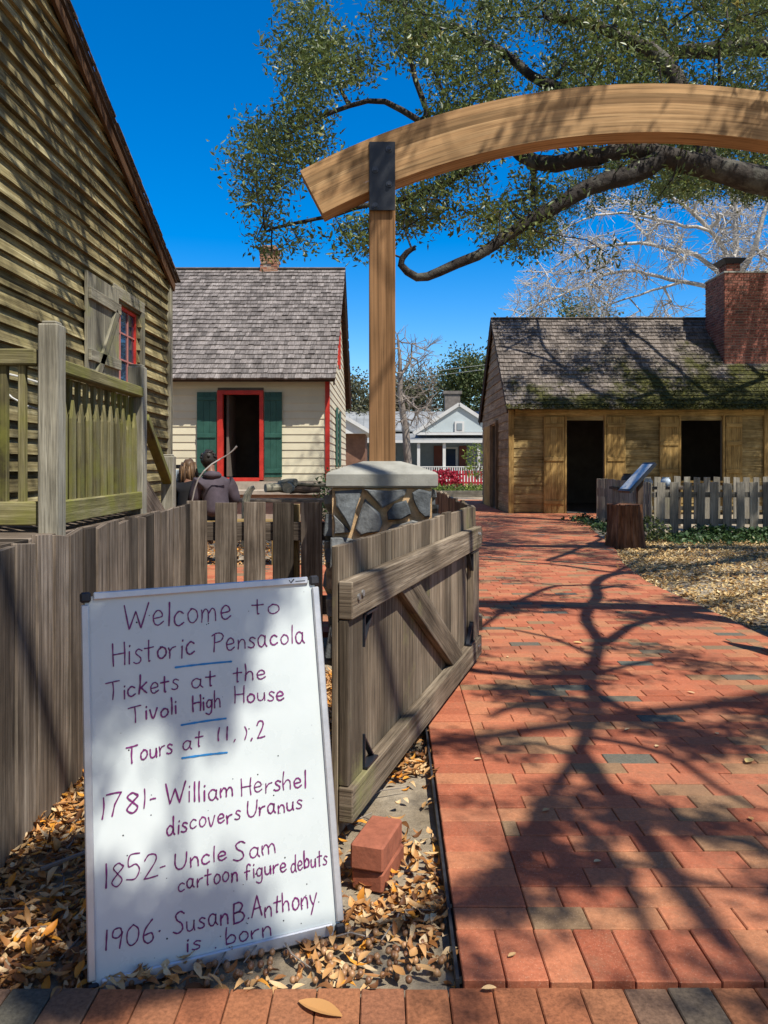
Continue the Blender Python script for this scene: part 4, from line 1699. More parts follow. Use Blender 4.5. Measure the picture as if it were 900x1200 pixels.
# cross fence with open gaps
cf = thing('picket_fence', 'grey picket fence with open gaps between the plank fence and the stone pier', 'fence', (-1.33, 5.2, 0))
random.seed(23)
for xa, xb in ((-1.33, -1.196), (-1.14, -.995), (-.947, -.803), (-.751, -.612), (-.56, -.416)):
    b = MB()
    zt = 1.0 + random.gauss(0, .004)
    b.box(((xa + xb) / 2, 5.19, zt / 2 + .01), (xb - xa, 0.022, zt - .02), Matrix.Rotation(random.gauss(0, .004), 3, 'Y'), 2, 0.002)
    b.build('picket', M_fence, cf)
for z in (0.80, 0.30):
    b = MB()
    b.box((-.87, 5.222, z), (1.0, 0.04, 0.125), None, 0, 0.003)
    b.build('rail', M_fence, cf)
b = MB()
b.box((-0.62, 5.30, 0.49), (0.07, 0.09, 0.98), None, 2, 0.003)
b.build('post', M_ochre, cf)
fence('plank_fence', 'short tan plank fence running back from the open gate behind the stone pier', ((0.58, 4.85), (0.56, 8.2)), 0.14, 0.01, 0.985, 0.022, M_gate, rail_side=1, seed=6)
# garden fence on the right
FK = 'garden picket fence runs by the ochre outbuilding'
fence('picket_fence', 'grey picket fence with ivy at its foot facing the leaf-covered bed, right of the stump', ((4.64, 13.2), (9.2, 13.2)), 0.145, 0.082, 0.95, 0.02, M_picket, rail_side=-1, seed=8, group=FK, rz=(0.28, 0.74))
fence('picket_fence', 'close-set grey picket fence behind the stump, running back to the open doorway', ((4.62, 13.22), (4.83, 17.4)), 0.135, 0.03, 0.95, 0.02, M_picket, rail_side=1, seed=9, group=FK, rz=(0.28, 0.74))
fence('picket_fence', 'grey picket fence at the back of the small garden under the outbuilding window', ((5.6, 17.3), (9.6, 17.3)), 0.145, 0.082, 0.98, 0.02, M_picket, rail_side=-1, seed=10, group=FK, rz=(0.28, 0.74))

# ------------------------------------------------------------------ whiteboard
BLc = Vector((-0.699, 1.812, 0.0))
BRc = Vector((-0.108, 2.040, 0.012))
Ub = (BRc - BLc).normalized()
bk = Vector((-Ub.y, Ub.x, 0)).normalized()
lean = R(12)
Vb = (bk * math.sin(lean) + Z_ * math.cos(lean)).normalized()
Vb = (Vb - Ub * Vb.dot(Ub)).normalized()
Nb = Ub.cross(Vb)
if Nb.y > 0:
    Nb = -Nb
WBW, WBH = (BRc - BLc).length, 0.938
wbt = thing('whiteboard', 'large white dry-erase board with purple handwriting leaning on the fence in the leaves', 'whiteboard', BLc)
Mb = Matrix((Ub, Vb, Ub.cross(Vb))).transposed()
def wb(u, v, n=0.0):
    return BLc + Ub * u + Vb * v + Nb * n
fw = 0.020
b = MB()
b.box(wb(WBW / 2, WBH / 2, 0.002), (WBW - .02, WBH - .02, 0.010), Mb)
b.build('panel', M_board, wbt)
b = MB()
for (ua, ub_, va, vb_) in ((0, fw, 0.03, WBH - .03), (WBW - fw, WBW, 0.03, WBH - .03), (0.03, WBW - .03, 0, fw * 1.5), (0.03, WBW - .03, WBH - fw, WBH)):
    b.box(wb((ua + ub_) / 2, (va + vb_) / 2, 0.006), (ub_ - ua, vb_ - va, 0.020), Mb, None, 0.003)
b.build('frame', M_alu, wbt)
for u, v in ((0.0115, 0.0115), (WBW - .0115, 0.0115), (0.0115, WBH - .0115), (WBW - .0115, WBH - .0115)):
    b = MB()
    b.box(wb(u, v, 0.006), (0.027, 0.027, 0.023), Mb, None, 0.005)
    b.build('corner_cap', M_black, wbt)

GLY = {
 'W': [[(0, 1), (.2, 0), (.44, .72), (.64, 0), (.92, 1.02)]], 'H': [[(0, 1), (.02, 0)], [(.5, 1), (.5, 0)], [(0, .5), (.5, .52)]],
 'P': [[(.06, .98), (.03, 0)], [(-.08, .9), (.12, 1.02), (.36, 1.0), (.48, .82), (.36, .58), (.05, .5)]],
 'T': [[(-.05, .98), (.6, 1.03)], [(.28, 1), (.26, 0)]], 'U': [[(0, 1), (0, .35), (.14, .03), (.36, .05), (.5, .4), (.53, 1)]],
 'S': [[(.5, .88), (.32, 1), (.1, .87), (.16, .62), (.38, .42), (.42, .14), (.2, 0), (-.02, .1)]],
 'B': [[(.02, 1), (0, 0)], [(0, .98), (.28, 1), (.42, .8), (.28, .57), (.02, .52)], [(.02, .52), (.34, .5), (.5, .25), (.34, .03), (-.02, 0)]],
 'A': [[(0, 0), (.28, 1), (.58, 0)], [(.1, .36), (.5, .4)]],
 'a': [[(.37, .46), (.2, .55), (.03, .38), (.05, .1), (.2, .0), (.35, .18), (.39, .48)], [(.39, .5), (.37, .15), (.46, 0)]],
 'b': [[(0, 1), (0, 0)], [(0, .3), (.2, .52), (.38, .35), (.32, .06), (0, .02)]],
 'c': [[(.36, .46), (.2, .55), (.03, .36), (.05, .1), (.2, 0), (.38, .1)]],
 'd': [[(.38, .4), (.2, .52), (.02, .3), (.1, .02), (.3, .08), (.4, .35)], [(.42, 1), (.39, .2), (.46, 0)]],
 'e': [[(.05, .27), (.36, .32), (.33, .5), (.18, .56), (.03, .36), (.07, .08), (.22, 0), (.41, .12)]],
 'f': [[(.36, .9), (.26, 1), (.14, .85), (.12, 0)], [(-.02, .5), (.32, .53)]],
 'g': [[(.36, .44), (.18, .54), (.03, .35), (.1, .08), (.3, .12), (.37, .5)], [(.38, .52), (.36, -.2), (.2, -.38), (.0, -.28)]],
 'h': [[(0, 1), (.01, 0)], [(.01, .3), (.18, .52), (.34, .42), (.37, 0)]],
 'i': [[(.05, .5), (.05, 0)], [(.06, .72), (.07, .76)]], 'k': [[(0, 1), (0, 0)], [(.34, .56), (.02, .25)], [(.1, .3), (.38, 0)]],
 'l': [[(.05, 1), (.05, 0)]],
 'm': [[(0, .5), (.01, 0)], [(.01, .3), (.14, .52), (.26, .4), (.27, 0)], [(.27, .3), (.42, .52), (.54, .4), (.57, 0)]],
 'n': [[(0, .5), (.01, 0)], [(.01, .3), (.18, .52), (.33, .4), (.36, 0)]],
 'o': [[(.2, .54), (.03, .36), (.06, .08), (.22, 0), (.39, .18), (.36, .44), (.2, .54), (.14, .53)]],
 'r': [[(0, .5), (.02, 0)], [(.02, .25), (.14, .46), (.32, .52)]],
 's': [[(.32, .48), (.16, .56), (.05, .42), (.27, .2), (.25, .04), (.1, 0), (-.02, .06)]],
 't': [[(.16, .85), (.15, .05), (.2, 0)], [(-.03, .53), (.36, .55)]],
 'u': [[(0, .5), (.02, .12), (.15, 0), (.32, .12), (.36, .5)], [(.36, .5), (.39, 0)]],
 'v': [[(0, .52), (.17, 0), (.38, .56)]], 'y': [[(0, .52), (.19, .05)], [(.4, .56), (.05, -.38)]],
 '0': [[(.22, 1), (.03, .7), (.05, .2), (.22, 0), (.42, .25), (.42, .75), (.22, 1)]], '1': [[(.05, 1), (.05, 0)]],
 '2': [[(.0, .78), (.14, 1), (.38, .95), (.38, .65), (.02, .02)], [(.02, .02), (.5, .05)]],
 '5': [[(.42, 1), (.08, .98), (.05, .55), (.3, .6), (.44, .35), (.3, .03), (0, .06)]],
 '6': [[(.34, 1), (.08, .6), (.03, .2), (.2, 0), (.38, .15), (.32, .42), (.08, .36)]],
 '7': [[(-.05, .98), (.42, 1.0)], [(.42, 1.0), (.22, .5), (.14, 0)]],
 '8': [[(.36, .85), (.2, 1), (.04, .82), (.2, .55), (.38, .25), (.22, 0), (.03, .2), (.18, .5), (.38, .8), (.34, .9)]],
 '9': [[(.38, .72), (.3, .98), (.08, .92), (.05, .6), (.24, .52), (.39, .75)], [(.39, .78), (.33, 0)]],
 ',': [[(.05, .03), (.02, -.12)]], '.': [[(.03, .02), (.05, .04)]], '-': [[(0, .42), (.34, .45)]], '`': [[(.02, .42), (.06, .44)]],
}
SHARP = 'WATH71-'


def cat(pts, k=7):
    if len(pts) < 3:
        return pts
    o = []
    for i in range(len(pts) - 1):
        p0, p1, p2, p3 = pts[max(i - 1, 0)], pts[i], pts[i + 1], pts[min(i + 2, len(pts) - 1)]
        for j in range(k):
            t = j / k
            o.append(tuple(0.5 * (2 * p1[a] + (p2[a] - p0[a]) * t + (2 * p0[a] - 5 * p1[a] + 4 * p2[a] - p3[a]) * t * t + (3 * p1[a] - p0[a] - 3 * p2[a] + p3[a]) * t ** 3) for a in (0, 1)))
    o.append(pts[-1])
    return o


def stroke(bm, pts, w, n=0.0085):
    """a flat ink line on the board (u, v points)"""
    m = len(pts)
    L, Rr_ = [], []
    for i in range(m):
        a, c = pts[max(i - 1, 0)], pts[min(i + 1, m - 1)]
        dx, dy = c[0] - a[0], c[1] - a[1]
        q = math.hypot(dx, dy) or 1
        nx, ny = -dy / q * w / 2, dx / q * w / 2
        ww = 1.0 + 0.18 * math.sin(i * 1.3 + a[0] * 90)
        L.append((pts[i][0] + nx * ww, pts[i][1] + ny * ww)); Rr_.append((pts[i][0] - nx * ww, pts[i][1] - ny * ww))
    for i in range(m - 1):
        bm.poly([wb(*Rr_[i], n), wb(*Rr_[i + 1], n), wb(*L[i + 1], n), wb(*L[i], n)])
    for p in (pts[0], pts[-1]):
        bm.poly([wb(p[0] + math.cos(a * .7854) * w / 2, p[1] + math.sin(a * .7854) * w / 2, n + .0002) for a in range(8)])


def board_uv(px, py):
    o = Vector((0, 0, EYE))
    d = P(px, py, 1.0) - o
    t = (BLc + Nb * 0.007 - o).dot(Nb) / d.dot(Nb)
    q = o + d * t - BLc
    return q.dot(Ub), q.dot(Vb)


ZS = 340 / 785.0
def zpt(x, y):     # a spot measured on an enlarged view of the board
    return board_uv(80 + ZS * x, 660 + ZS * y)
WORDS = [('Welcome', 150, 183, 438, 148, 66), ('to', 498, 140, 570, 136, 44), ('Historic', 120, 280, 341, 246, 62), ('Pensacola', 392, 240, 638, 214, 52),
         ('Tickets', 105, 372, 298, 340, 46), ('at', 333, 336, 398, 329, 42), ('the', 448, 322, 533, 312, 42), ('Tivoli', 168, 432, 292, 406, 44), ('High', 337, 401, 411, 388, 44), ('House', 450, 379, 584, 368, 42),
         ('Tours', 160, 538, 282, 513, 48), ('at', 309, 503, 362, 495, 42), ('11,', 400, 481, 452, 476, 36), ('1,', 472, 478, 496, 474, 36), ('2', 512, 470, 547, 464, 42),
         ('1781', 88, 690, 205, 668, 56), ('-', 222, 656, 241, 653, 40), ('William', 262, 656, 445, 630, 50), ('Hershel', 468, 628, 641, 604, 48),
         ('discovers', 266, 737, 465, 694, 46), ('Uranus', 484, 688, 632, 662, 44),
         ('1852', 97, 878, 242, 846, 66), ('-', 248, 838, 266, 833, 40), ('Uncle', 290, 829, 427, 800, 44), ('Sam', 450, 805, 560, 782, 46),
         ('cartoon', 297, 887, 456, 856, 44), ('figure', 478, 856, 590, 832, 44), ('debuts', 602, 836, 700, 812, 44),
         ('1906', 98, 1047, 228, 1026, 58), ('`', 246, 1012, 258, 1008, 40), ('Susan', 285, 1006, 432, 970, 54), ('B.', 447, 972, 487, 960, 50), ('Anthony', 497, 962, 672, 920, 54),
         ('is', 320, 1050, 357, 1040, 44), ('.', 398, 1042, 402, 1041, 30), ('born', 428, 1032, 547, 1004, 46)]
b = MB()
rg = random.Random(4)
for wd, x0, y0_, x1, y1_, cap in WORDS:
    u0, v0 = zpt(x0, y0_); u1, v1 = zpt(x1, y1_)
    cu = math.dist(zpt((x0 + x1) / 2, (y0_ + y1_) / 2), zpt((x0 + x1) / 2, (y0_ + y1_) / 2 - cap))
    # lay the word out in font units, then fit it to its measured length
    adv, lay = 0.0, []
    for chh in wd:
        g = GLY[chh]
        wmax = max(p[0] for s in g for p in s)
        lay.append((adv, g, chh))
        adv += wmax + 0.17
    tot = adv - 0.17
    L = math.dist((u0, v0), (u1, v1))
    sx = L / max(tot, .05) if len(wd) > 1 else cu
    du, dv = (u1 - u0) / L, (v1 - v0) / L
    for a0, g, chh in lay:
        jx, jy, js = rg.gauss(0, .012), rg.gauss(0, .04), rg.uniform(.9, 1.1)
        slant = 0.05 + rg.gauss(0, .03)
        pen = rg.uniform(.0030, .0043)
        for s in g:
            pts = s if (chh in SHARP or len(s) < 3) else cat(s)
            if chh in SHARP and len(pts) > 2:
                dn = []
                for (xa, ya), (xb, yb) in zip(pts, pts[1:]):
                    dn += [(xa + (xb - xa) * t, ya + (yb - ya) * t) for t in (0.0, .06, .3, .5, .7, .94)]
                pts = dn + [pts[-1]]
            elif len(pts) == 2 and chh not in 'i.,`':
                (xa, ya), (xb, yb) = pts
                e = rg.gauss(0, .02)
                pts = cat([(xa, ya), ((xa + xb) / 2 + e, (ya + yb) / 2 + e), (xb, yb)], 4)
            out = []
            for x, y in pts:
                xx = (a0 + x + jx) * sx + slant * y * cu
                yy = (y * js + jy) * cu
                out.append((u0 + du * xx - dv * yy * 0.25, v0 + dv * xx + yy))
            stroke(b, out, pen)
b.build('handwriting', M_ink, wbt)
for x0, y0_, x1, y1_ in ((290, 282, 441, 266), (306, 438, 426, 420), (308, 527, 429, 512)):
    b = MB()
    p0, p1 = zpt(x0, y0_), zpt(x1, y1_)
    m = ((p0[0] + p1[0]) / 2, (p0[1] + p1[1]) / 2 + .001)
    stroke(b, cat([p0, m, p1], 5), 0.0048)
    b.build('underline', M_blue, wbt)
b = MB()
u, v = WBW - .085, WBH - .011
stroke(b, [(u, v + .004), (u + .004, v - .003), (u + .013, v + .006)], 0.003, 0.0168)
stroke(b, [(u + .018, v), (u + .045, v)], 0.002, 0.0168)
b.build('maker_mark', M_black, wbt)
b = MB()
rg = random.Random(9)
for _ in range(46):
    u, v = rg.uniform(.04, WBW - .04), rg.uniform(.04, WBH - .04)
    r = rg.uniform(.0008, .0024)
    b.poly([wb(u + math.cos(a * 1.047) * r, v + math.sin(a * 1.047) * r, .0076) for a in range(6)])
b.build('specks', M_black, wbt)

# ------------------------------------------------------------------ stacked bricks by the gate
def loose_brick(c, size, rz, label, tint, tx=0.0):
    b = MB()
    M = Matrix.Rotation(R(rz), 3, 'Z') @ Matrix.Rotation(R(tx), 3, 'X')
    b.box(c, size, M, 1, 0.006, tint)
    tag(b.build('brick', M_loose), label, 'brick', 'loose bricks by the gate')
loose_brick((-0.016, 2.335, 0.034), (0.098, 0.2, 0.058), -20, 'lower red brick half hidden in dry leaves beside the open gate', 0.2)
loose_brick((-0.021, 2.33, 0.104), (0.102, 0.205, 0.075), -17, 'upper red brick lying on another brick beside the open gate', 0.7, -1.5)

# ------------------------------------------------------------------ people on a bench in the yard
def curve_body(verts, edges, radii, name, mat, parent, sub=2, root=0):
    off = Vector((0, 0, 0))
    p = parent
    while p is not None:
        off += Vector(p.location); p = p.parent
    me = bpy.data.meshes.new(name)
    me.from_pydata([tuple(Vector(v) - off) for v in verts], edges, [])
    o = bpy.data.objects.new(name, me)
    C.objects.link(o)
    if parent is not None:
        o.parent = parent
    sm = o.modifiers.new('skin', 'SKIN')
    sm.use_smooth_shade = True
    for i, r in enumerate(radii):
        rr = r if hasattr(r, '__len__') else (r, r)
        me.skin_vertices[0].data[i].radius = rr
        me.skin_vertices[0].data[i].use_root = (i == root)
    su = o.modifiers.new('sub', 'SUBSURF')
    su.levels = su.render_levels = sub
    me.materials.append(mat)
    return o


def ellipsoid(bm, c, r, n=14, m=10, wob=0.0, seed=0, cut=None):
    c = Vector(c)
    vs, fs = [], []
    for i in range(m + 1):
        th = math.pi * i / m
        for k in range(n):
            ph = 2 * math.pi * k / n
            d = Vector((math.sin(th) * math.cos(ph), math.sin(th) * math.sin(ph), math.cos(th)))
            q = 1 + wob * mnoise.noise(d * 2.3 + Vector((seed, 0, 0)))
            vs.append(c + Vector((d.x * r[0] * q, d.y * r[1] * q, d.z * r[2] * q)))
    for i in range(m):
        for k in range(n):
            k2 = (k + 1) % n
            fs.append((i * n + k, (i + 1) * n + k, (i + 1) * n + k2, i * n + k2))
    bm.raw(vs, fs)


def seated(x, y, seat, scale, label, jacket, hairmat, longhair, turn, hood=False):
    """a person seated on the bench with the back to the camera"""
    t = thing('person', label, 'person', (x, y, 0), 'people seated in the yard')
    s = scale
    def q(dx, dy, dz):
        # a slouch: the upper body leans forward and to the left
        if dz > .05:
            dy = dy + .16 * max(0, dz - .05)
            dx = dx - .14 * max(0, dz - .1)
        ca, sa = math.cos(turn), math.sin(turn)
        return Vector((x + (dx * ca - dy * sa) * s, y + (dx * sa + dy * ca) * s, seat + dz * s))
    V = [q(0, 0, .10), q(0, .0, .28), q(0, .02, .46), q(0, .03, .56), q(0, .06, .64), q(0, .09, .74),
         q(.10, .05, .08), q(.13, .42, .07), q(.13, .47, -.34), q(.13, .60, -.42),
         q(-.10, .05, .08), q(-.13, .42, .07), q(-.13, .47, -.34), q(-.13, .60, -.42),
         q(.19, .03, .48), q(.25, .10, .24), q(.16, .32, .20), q(.10, .38, .21),
         q(-.19, .03, .48), q(-.25, .10, .24), q(-.16, .32, .20), q(-.10, .38, .21)]
    E = [(0, 1), (1, 2), (2, 3), (3, 4), (4, 5), (0, 6), (6, 7), (7, 8), (8, 9), (0, 10), (10, 11), (11, 12), (12, 13), (2, 14), (14, 15), (15, 16), (16, 17), (2, 18), (18, 19), (19, 20), (20, 21)]
    Rd = [(.15, .12), (.14, .11), (.15, .11), (.07, .07), (.05, .05), (.085, .095), .085, .065, .045, .04, .085, .065, .045, .04, .032, .03, .03, .033, .032, .03, .03, .033]
    Rd = [tuple(a * s for a in (r if hasattr(r, '__len__') else (r, r))) for r in Rd]
    curve_body(V, E, Rd, 'body', M_skin, t)
    # jacket follows torso and arms
    V2 = [q(0, -.01, .02), q(0, -.01, .18), q(0, 0, .34), q(0, .02, .49), q(0, .03, .55), q(.18, .03, .48), q(.27, .08, .24), q(.17, .30, .20), q(-.18, .03, .48), q(-.27, .08, .24), q(-.17, .30, .20)]
    E2 = [(0, 1), (1, 2), (2, 3), (3, 4), (3, 5), (5, 6), (6, 7), (3, 8), (8, 9), (9, 10)]
    R2 = [(.205, .165), (.19, .15), (.19, .14), (.15, .125), (.08, .08), .105, .085, .06, .105, .085, .06]
    R2 = [tuple(a * s for a in (r if hasattr(r, '__len__') else (r, r))) for r in R2]
    jk = curve_body(V2, E2, R2, 'jacket', jacket, t)
    V3 = [q(0, .0, .05), q(.11, .06, .075), q(.135, .42, .07), q(.135, .47, -.33), q(-.11, .06, .075), q(-.135, .42, .07), q(-.135, .47, -.33)]
    curve_body(V3, [(0, 1), (1, 2), (2, 3), (0, 4), (4, 5), (5, 6)], [tuple(a * s for a in r) for r in ((.15, .12), (.10, .10), (.08, .08), (.06, .06), (.10, .10), (.08, .08), (.06, .06))], 'trousers', M_jeans, t)
    # a hood bunched behind the neck
    if hood:
        b = MB()
        ellipsoid(b, q(0, -.05, .575), (.12 * s, .085 * s, .055 * s), 16, 8, .25, 3)
        b.build('hood', jacket, jk, True)
    b = MB()
    hc_ = q(0, .10, .76)
    ellipsoid(b, hc_, (.082 * s, .10 * s, .115 * s), 18, 12)
    # nose and ears
    ellipsoid(b, q(0, .205, .745), (.014 * s, .02 * s, .022 * s), 8, 6)
    for sg in (-1, 1):
        ellipsoid(b, q(.083 * sg, .10, .755), (.012 * s, .022 * s, .032 * s), 8, 6)
    b.build('head', M_skin, t, True)
    b = MB()
    if longhair:
        ellipsoid(b, hc_ + Vector((0, -.03 * s, .025 * s)), (.10 * s, .115 * s, .12 * s), 18, 12, .2, 1)
        rg = random.Random(3)
        for k in range(80):
            an = rg.uniform(-1.7, 1.7)
            r0 = rg.uniform(.06, .10) * s
            p0 = hc_ + Vector((math.sin(an) * r0, -math.cos(an) * r0 * 1.05 - .02 * s, rg.uniform(.02, .10) * s))
            p1 = p0 + Vector((math.sin(an) * .035, -.02 - .015 * rg.random(), -.12)) * s
            p2 = p1 + Vector((math.sin(an) * .03 + rg.gauss(0, .018), -.01 + rg.gauss(0, .015), -.15 - .09 * rg.random())) * s
            b.tube([p0, p1, p2], [.016 * s, .021 * s, .006 * s], 6)
    else:
        ellipsoid(b, hc_ + Vector((0, -.022 * s, .028 * s)), (.096 * s, .108 * s, .115 * s), 18, 12, .15, 6)
        for k in range(26):
            an = random.uniform(0, 6.28); el = random.uniform(.1, 1.3)
            d = Vector((math.cos(an) * math.cos(el) * .1, math.sin(an) * math.cos(el) * .11 - .02, math.sin(el) * .12 + .028)) * s
            ellipsoid(b, hc_ + d * .97, (.02 * s,) * 3, 6, 5)
    b.build('hair', hairmat, t, True)
    return t
PD = 9.55
seated((255 - 450) / F * PD, PD, 0.57, 0.96, 'person in a grey hooded jacket seated on the bench with their back to the fence', M_hoodie, M_darkhair, False, R(18), True)
seated((223 - 450) / F * (PD + .1), PD + .1, 0.57, 0.84, 'person in a black jacket with long brown hair seated beside the grey jacket', M_blackcloth, M_hair, True, R(-6))
bn = thing('bench', 'plain timber bench under the two seated people', 'bench', (-2.2, PD + .1, 0))
b = MB()
b.box((-2.05, PD + .06, 0.54), (1.7, 0.36, 0.05), None, 0, 0.006)
b.build('seat', M_ochre, bn)
for x in (-2.75, -1.35):
    b = MB()
    b.box((x, PD + .06, 0.26), (0.07, 0.32, 0.515), None, 2, 0.004)
    b.build('leg', M_ochre, bn)
b = MB()
pp = [P(225, 588, 9.1), P(228, 574, 9.1), P(232, 562, 9.1), P(239, 552, 9.12), P(248, 544, 9.2), P(258, 538, 9.3), P(267, 533, 9.3), P(273, 528, 9.3), P(277.5, 523, 9.3)]
b.tube(pp, [.009] * 8 + [.013], 8)
tag(b.build('curved_rod', M_palerod), 'long thin pale rod curving up behind the grey hooded jacket', 'rod')
st = thing('towel_rack', 'pale blue cloth hanging from a dark bar left of the seated people', 'rack', (-2.6, 9.9, 0))
b = MB()
b.beam((-2.75, 9.9, 1.23), (-2.57, 9.9, 1.23), 0.04, 0.05)
b.box((-2.72, 9.92, 0.62), (0.035, 0.035, 1.24), None, 2); b.box((-2.6, 9.92, 0.62), (0.035, 0.035, 1.24), None, 2)
b.build('stand', M_black, st)
b = MB()
for i in range(6):
    xa = -2.74 + i * .026
    b.box((xa, 9.86 + .012 * (i % 2), 0.93), (0.03, 0.012, 0.52), None, 2, 0.003)
b.build('cloth', M_paleblue, st)

# yard work table with split logs and a pale figure pile
tb_ = thing('work_table', 'rough low timber table holding grey logs in front of the cream house', 'table', (-1.95, 14.2, 0))
b = MB()
b.box((-1.85, 14.2, 0.60), (2.4, 0.7, 0.05), None, 0, 0.008)
b.build('tabletop', M_fence, tb_)
for x in (-2.95, -0.8):
    for yy in (13.95, 14.45):
        b = MB(); b.box((x, yy, 0.288), (0.08, 0.08, 0.575), None, 2, 0.004); b.build('leg', M_fence, tb_)
random.seed(41)
for i, (px, py, L, r, rz, lab) in enumerate(((326, 572, .5, .085, 30, 'pale grey split log at the left end of the pile on the work table'),
                                         (342, 571, .42, .10, 75, 'stout grey log in the middle of the pile on the work table'),
                                         (357, 574, .55, .07, 10, 'dark log at the right end of the pile on the work table'),
                                         (337, 566, .4, .07, -35, 'short log lying on top of the pile on the work table'),
                                         (362, 568, .75, .035, 8, 'thin tan pole lying across the right of the log pile'))):
    d = 14.1
    c = P(px, py, d)
    c.z = max(c.z, 0.63 + r)
    a = Vector((math.cos(R(rz)), math.sin(R(rz)), random.uniform(-.03, .2 if i > 2 else .03)))
    b = MB()
    pts = [c + a * L * (k / 4 - .5) + Vector((0, 0, random.gauss(0, .008))) for k in range(5)]
    b.tube(pts, [r * random.uniform(.85, 1.1) for _ in range(5)], 9)
    tag(b.build('log', M_trim_old if i != 2 else M_darkwood, None), lab, 'log', 'logs on the work table')
b = MB()
b.tube([P(288, 588, 11.5), P(290, 580, 11.5), P(294, 573, 11.5), P(298, 571, 11.5)], [.06, .055, .045, .03], 10)
b.tube([Vector((-2.07, 11.5, 0)), P(288, 588, 11.5)], [.07, .06], 10)
tag(b.build('carved_post', M_trim_old), 'short weathered post with a rounded hooked top behind the picket fence', 'post')

# ------------------------------------------------------------------ information panel, stump, garden
ip = thing('information_panel', 'slanted glossy information panel in a metal frame above the picket fence corner', 'sign', (4.3, 12.95, 0))
pa, pb, pc, pd = Vector((3.88, 12.75, .83)), Vector((3.955, 12.40, .83)), Vector((4.432, 12.55, 1.293)), Vector((4.357, 12.90, 1.293))
nrm = (pb - pa).cross(pd - pa).normalized()
if nrm.z < 0: nrm = -nrm
b = MB()
q = [pa, pb, pc, pd]
def inset(k): 
    m = sum(q, Vector()) / 4
    return [m + (p - m) * k for p in q]
b.raw(q + [p - nrm * .05 for p in q], [(3, 2, 1, 0), (4, 5, 6, 7), (0, 1, 5, 4), (1, 2, 6, 5), (2, 3, 7, 6), (3, 0, 4, 7)])
b.build('frame', M_steel, ip)
b = MB()
i1 = inset(.88)
b.poly([p + nrm * .004 for p in i1])
t_ = NT('panel_print'); t_.b.inputs['Coat Weight'].default_value = 0.6
nn_ = t_.noise(t_.pos(), 6, 5, .6)
m_print = t_.done(t_.ramp(nn_, [(.35, (.14, .19, .27)), (.5, (.42, .42, .39)), (.65, (.58, .56, .50))]), 0.15, 0.7)
b.build('printed_face', m_print, ip)
b = MB()
b.box((4.22, 12.68, 0.51), (0.09, 0.09, 1.02), None, 2, 0.004)
b.build('post', M_darkwood, ip)

def stump(cx, cy, r, h, label):
    b = MB()
    n, rings = 96, 11
    vs, fs = [], []
    for i in range(rings):
        z = h * i / (rings - 1)
        fl = 1 + .18 * (1 - z / h) ** 3
        for k in range(n):
            a = 2 * math.pi * k / n
            rr = r * fl * (1 + .10 * mnoise.noise(Vector((math.cos(a) * 2.6, math.sin(a) * 2.6, z * .6))) + .07 * mnoise.noise(Vector((math.cos(a) * 8, math.sin(a) * 8, z * 1.2))) + .05 * mnoise.noise(Vector((math.cos(a) * 22, math.sin(a) * 22, z * 2.5))))
            vs.append((cx + rr * math.cos(a), cy + rr * math.sin(a), z + (0.03 * mnoise.noise(Vector((k * .8, 1, 2))) if i == rings - 1 else 0)))
    for i in range(rings - 1):
        for k in range(n):
            k2 = (k + 1) % n
            fs.append((i * n + k, i * n + k2, (i + 1) * n + k2, (i + 1) * n + k))
    fs.append(tuple((rings - 1) * n + k for k in range(n)))
    uvs = [(v[2], r * 6.28 * (i % n) / n) for i, v in enumerate(vs)]
    b.raw(vs, fs, 0.6, uvs)
    tag(b.build('stump', M_stump), label, 'stump')
stump(3.62, 11.55, 0.25, 0.66, 'rough reddish tree stump at the corner of the grey picket fence')

# small garden ware behind the fence
gt = thing('garden_table', 'rough plank table carrying pots behind the picket fence by the doorway', 'table', (5.4, 15.6, 0))
b = MB()
b.box((5.4, 15.6, .785), (1.5, .55, .05), None, 0, .006)
b.build('tabletop', M_fence, gt)
for x in (4.75, 6.05):
    for yy in (15.42, 15.78):
        b = MB(); b.box((x, yy, .38), (.07, .07, .76), None, 2, .004); b.build('leg', M_fence, gt)
random.seed(6)
for c, r, m, lab in ((Vector((4.95, 15.6, .945)), .135, M_black, 'dark iron pot on the plank table behind the picket fence'), (Vector((5.35, 15.55, .90)), .09, M_ware, 'pale round pot on the plank table behind the picket fence'),
                     (Vector((5.72, 15.6, .91)), .10, M_paleblue, 'pale blue jug on the plank table beside the slanted information panel')):
    b = MB()
    prof = [(0.45, -1.0), (.8, -.7), (1, -.1), (.9, .4), (.62, .75), (.7, .95)]
    n = 16
    vs, fs = [], []
    for rr, zz in prof:
        for k in range(n):
            a = 6.2832 * k / n
            vs.append((c.x + r * rr * math.cos(a), c.y + r * rr * math.sin(a), c.z + r * zz))
    for i in range(len(prof) - 1):
        for k in range(n):
            k2 = (k + 1) % n
            fs.append((i * n + k, i * n + k2, (i + 1) * n + k2, (i + 1) * n + k))
    fs.append(tuple(range(n))[::-1])
    b.raw(vs, fs)
    tag(b.build('pot', m, None, True), lab, 'pot', 'pots in the small garden')


